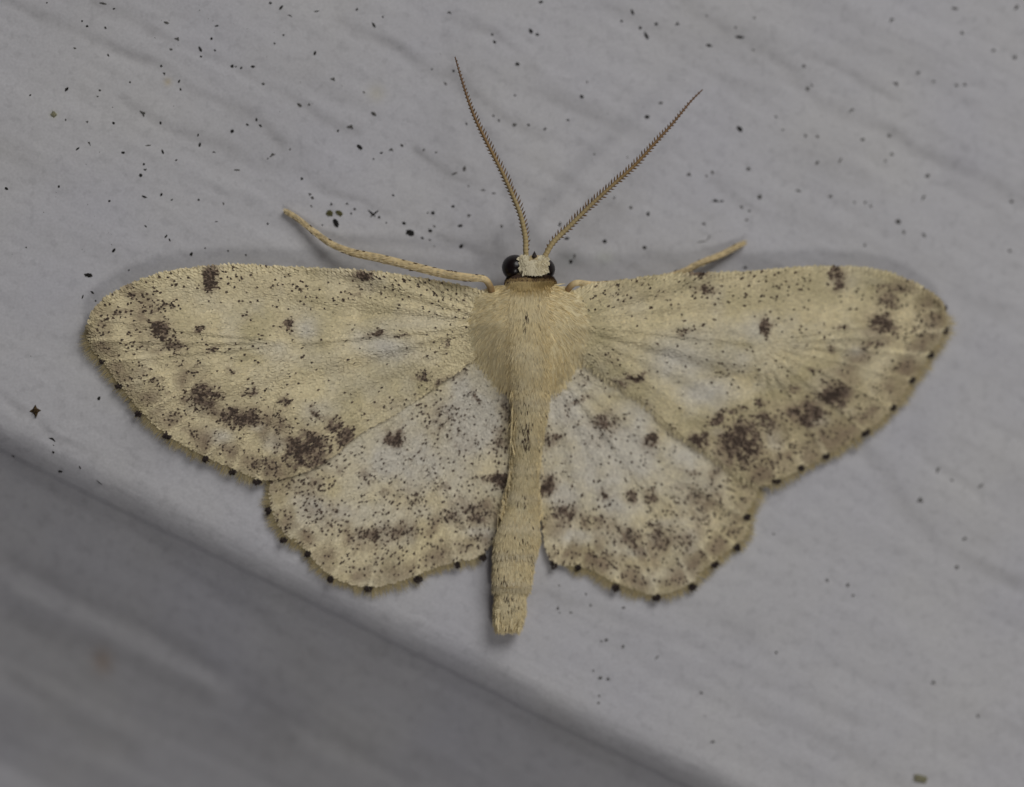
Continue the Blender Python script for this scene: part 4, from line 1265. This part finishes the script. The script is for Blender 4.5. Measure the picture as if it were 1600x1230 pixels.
grey += conv(1100, 830, .325, [(348, 583, 2.6, 2.2, 0), (1103, 727, 3.6, 3, 0), (1317, 888, 2.6, 2.6, 0), (334, 14, 1.8, 1.6, 0)])
grey += conv(420, 0, .3415, [(295, 362, 4.4, 2.6, 20), (480, 520, 5.5, 3.3, 30), (140, 484, 3.4, 2.2, 40), (375, 580, 4.4, 3, 10), (895, 770, 3, 5.6, 20), (850, 795, 5, 1.7, -20),
                             (560, 685, 3.4, 2.4, 0), (710, 686, 2.2, 1.8, 0), (765, 697, 2.2, 1.8, 0), (916, 987, 2.8, 2.6, 0), (808, 383, 3, 2, 40), (1124, 572, 3, 3, 0),
                             (185, 478, 2.6, 2, 80), (435, 422, 2.6, 1.6, -60), (1030, 885, 3, 1.5, 0), (980, 870, 3.5, 1.5, 0), (915, 853, 2, 1.6, 0), (200, 905, 2.6, 2.6, 0),
                             (358, 932, 2.2, 1.8, 0), (757, 1035, 2.2, 1.8, 0), (1065, 1035, 2.8, 2.2, 0)])
grey += conv(0, 0, .325, [(688, 545, 6, 3, 50), (495, 16, 6, 2, 10), (800, 110, 3.6, 2.2, 20), (853, 187, 4.6, 2.6, 20), (1265, 403, 2.8, 2.6, 0), (1440, 505, 4, 2.4, 40),
                          (1310, 745, 4.2, 2.2, -30), (1395, 718, 2.4, 1.8, 0), (1140, 818, 5, 1.5, 5), (1490, 935, 2.2, 2.2, 0), (1497, 992, 2.4, 1.4, 0), (822, 238, 3, 1.8, 20),
                          (420, 586, 2.1, 1.8, 0), (316, 576, 2, 1.8, 0), (712, 700, 4, 1.2, -5), (430, 690, 1.6, 3.6, 0), (1075, 980, 1.4, 3.0, -20), (360, 232, 2.2, 1.6, -20)])
grey += conv(840, 100, .26, [(910, 663, 3, 3, 0), (1015, 672, 2.2, 2.2, 0), (1050, 652, 2.7, 2.7, 0), (1268, 632, 3, 2.6, 0), (1225, 860, 3, 2.4, 30), (1272, 884, 2.6, 2.2, 30),
                             (1256, 938, 2.5, 2, 0), (560, 862, 2.6, 3.3, 0), (740, 235, 3, 2.4, 0), (1000, 960, 4, 2.2, 20), (985, 1068, 9, 1.1, -12), (1028, 1045, 5, 1.1, -60),
                             (222, 1155, 1.6, 4, 0), (540, 562, 2.6, 1.3, 10), (340, 543, 1.8, 1.8, 0)])
covered = [lf.poly, rf.poly, lh.poly, rh.poly]


def free(x, y):
    return not any(bool(inside(np.array([x]), np.array([y]), pl)[0]) for pl in covered)


for i, (x, y, rx, ry_, a) in enumerate(black):
    if not free(x, y): continue
    o = place(BLACK[i % len(BLACK)], 'grime_speck', x, y, rx * (0.86 + 0.09 * (i % 4)), ry_ * (0.78 + 0.12 * (i % 3)), a + 37 * (rx < 3) * (i % 7))
    if max(rx, ry_) >= 4.5 and min(rx, ry_) > 2:
        tag(o, 'comparatively large black clump of grime on the white siding', 'dirt clump', 'large black grime clumps')
    elif max(rx, ry_) / min(rx, ry_) > 1.65:
        tag(o, 'narrow black sliver of grime on the white siding', 'dirt sliver', 'black grime slivers')
    else:
        tag(o, 'tiny roundish black speck of grime on the white siding', 'dirt speck', 'round black grime specks')
for i, (x, y, rx, ry_, a) in enumerate(grey):
    if not free(x, y): continue
    o = place(GREY[i % len(GREY)], 'grey_speck', x, y, rx * (0.75 + 0.09 * (i % 4)), ry_ * (0.70 + 0.11 * (i % 3)), a + 37 * (rx < 3) * (i % 7))
    if max(rx, ry_) / min(rx, ry_) > 1.65:
        tag(o, 'elongated faded grey streak of dust on the white siding', 'dust streak', 'elongated grey dust streaks')
    else:
        tag(o, 'roundish faded grey speck of dust on the white siding', 'dust speck', 'round grey dust specks')
out_ = [(55.5, 632), (58, 637.5), (65, 641.5), (60, 644.5), (58.4, 648), (56.2, 654), (53.6, 648.5), (51, 645.5), (46, 643), (51.5, 638)]
zl_ = zb(55, 642)
Vl = [P(a_, b_, zl_ - 0.004) for a_, b_ in out_] + [P(a_ * .55 + 55.6 * .45, b_ * .55 + 642.5 * .45, zl_ + 0.05 + 0.03 * math.sin(3 * i_)) for i_, (a_, b_) in enumerate(out_)]
nl = len(out_)
Fl = [(i_, (i_ + 1) % nl, nl + (i_ + 1) % nl, nl + i_)[::-1] for i_ in range(nl)] + [tuple(range(nl, 2 * nl))[::-1]]
org_ = P(55.5, 642.5, zl_)
o = obj('lichen_fragment', mesh_np('lichen_fragment', (np.array(Vl) - org_) * MM, [q for f in Fl for q in f], [len(f) for f in Fl], smooth=False), M_GRIMEB, None, org_)
tag(o, 'brown four-pointed lichen fragment on the siding near the lap line', 'lichen')
o = place(gc, 'green_crumb', 515, 333, 5.5, 5, 0)
tag(o, 'round green crumb above the large black speck by the long foreleg', 'crumb')
o = place(gc, 'green_crumb', 530, 333, 6, 4, 30)
tag(o, 'ragged green crumb on the siding side of the black cross-shaped grime', 'crumb')
o = place(gp, 'green_crumb', 1438, 1217, 13, 6, 12)
tag(o, 'blurred olive green crumb alone on the lower part of the siding', 'crumb')
o = place(gp, 'green_crumb', 84, 179, 5, 4, 40)
tag(o, 'pale olive crumb lying apart below a black speck on bare siding', 'crumb')

# uncountable fine dust
n = 1500
x = rng.uniform(-20, 1620, n); y = rng.uniform(-20, 1250, n)
dens = np.clip(0.35 + 0.8 * fbm(x / 120, y / 120, 200), 0.03, 1) * np.where(y < 420, 1, 0.22) * np.where(x < 900, 1, 0.7)
keep = rng.random(n) < dens
x, y = x[keep], y[keep]
lap = 701 + 0.492 * x
keep = (y < lap - 25) & np.array([free(a, b) for a, b in zip(x, y)])
x, y = x[keep], y[keep]
p0 = PA(x, y, np.zeros(len(x)))
z = board_height(p0[:, 0], p0[:, 1])[0]
C = PA(x, y, z)
V = []; F = []
for c in C:
    b = len(V)
    r = rng.uniform(0.008, 0.019); m = 6; ph = rng.random() * 6; el = rng.uniform(.4, 1.0); ro = rng.random() * 6
    for k in range(m):
        a = ph + k * 2 * math.pi / m; rr = r * rng.uniform(.6, 1.2)
        u_, v_ = rr * math.cos(a), rr * math.sin(a) * el
        V.append(c + np.array([u_ * math.cos(ro) - v_ * math.sin(ro), u_ * math.sin(ro) + v_ * math.cos(ro), -0.003]))
    V.append(c + np.array([0, 0, r * 0.5]))
    for k in range(m):
        F.append((b + k, b + (k + 1) % m, b + m))
me = mesh_np('dust', np.array(V) * MM, [q for f in F for q in f], [3] * len(F))
o = obj('dust', me, M_GREY)
tag(o, 'fine grey dust scattered over the white siding', 'dust', None, 'stuff')
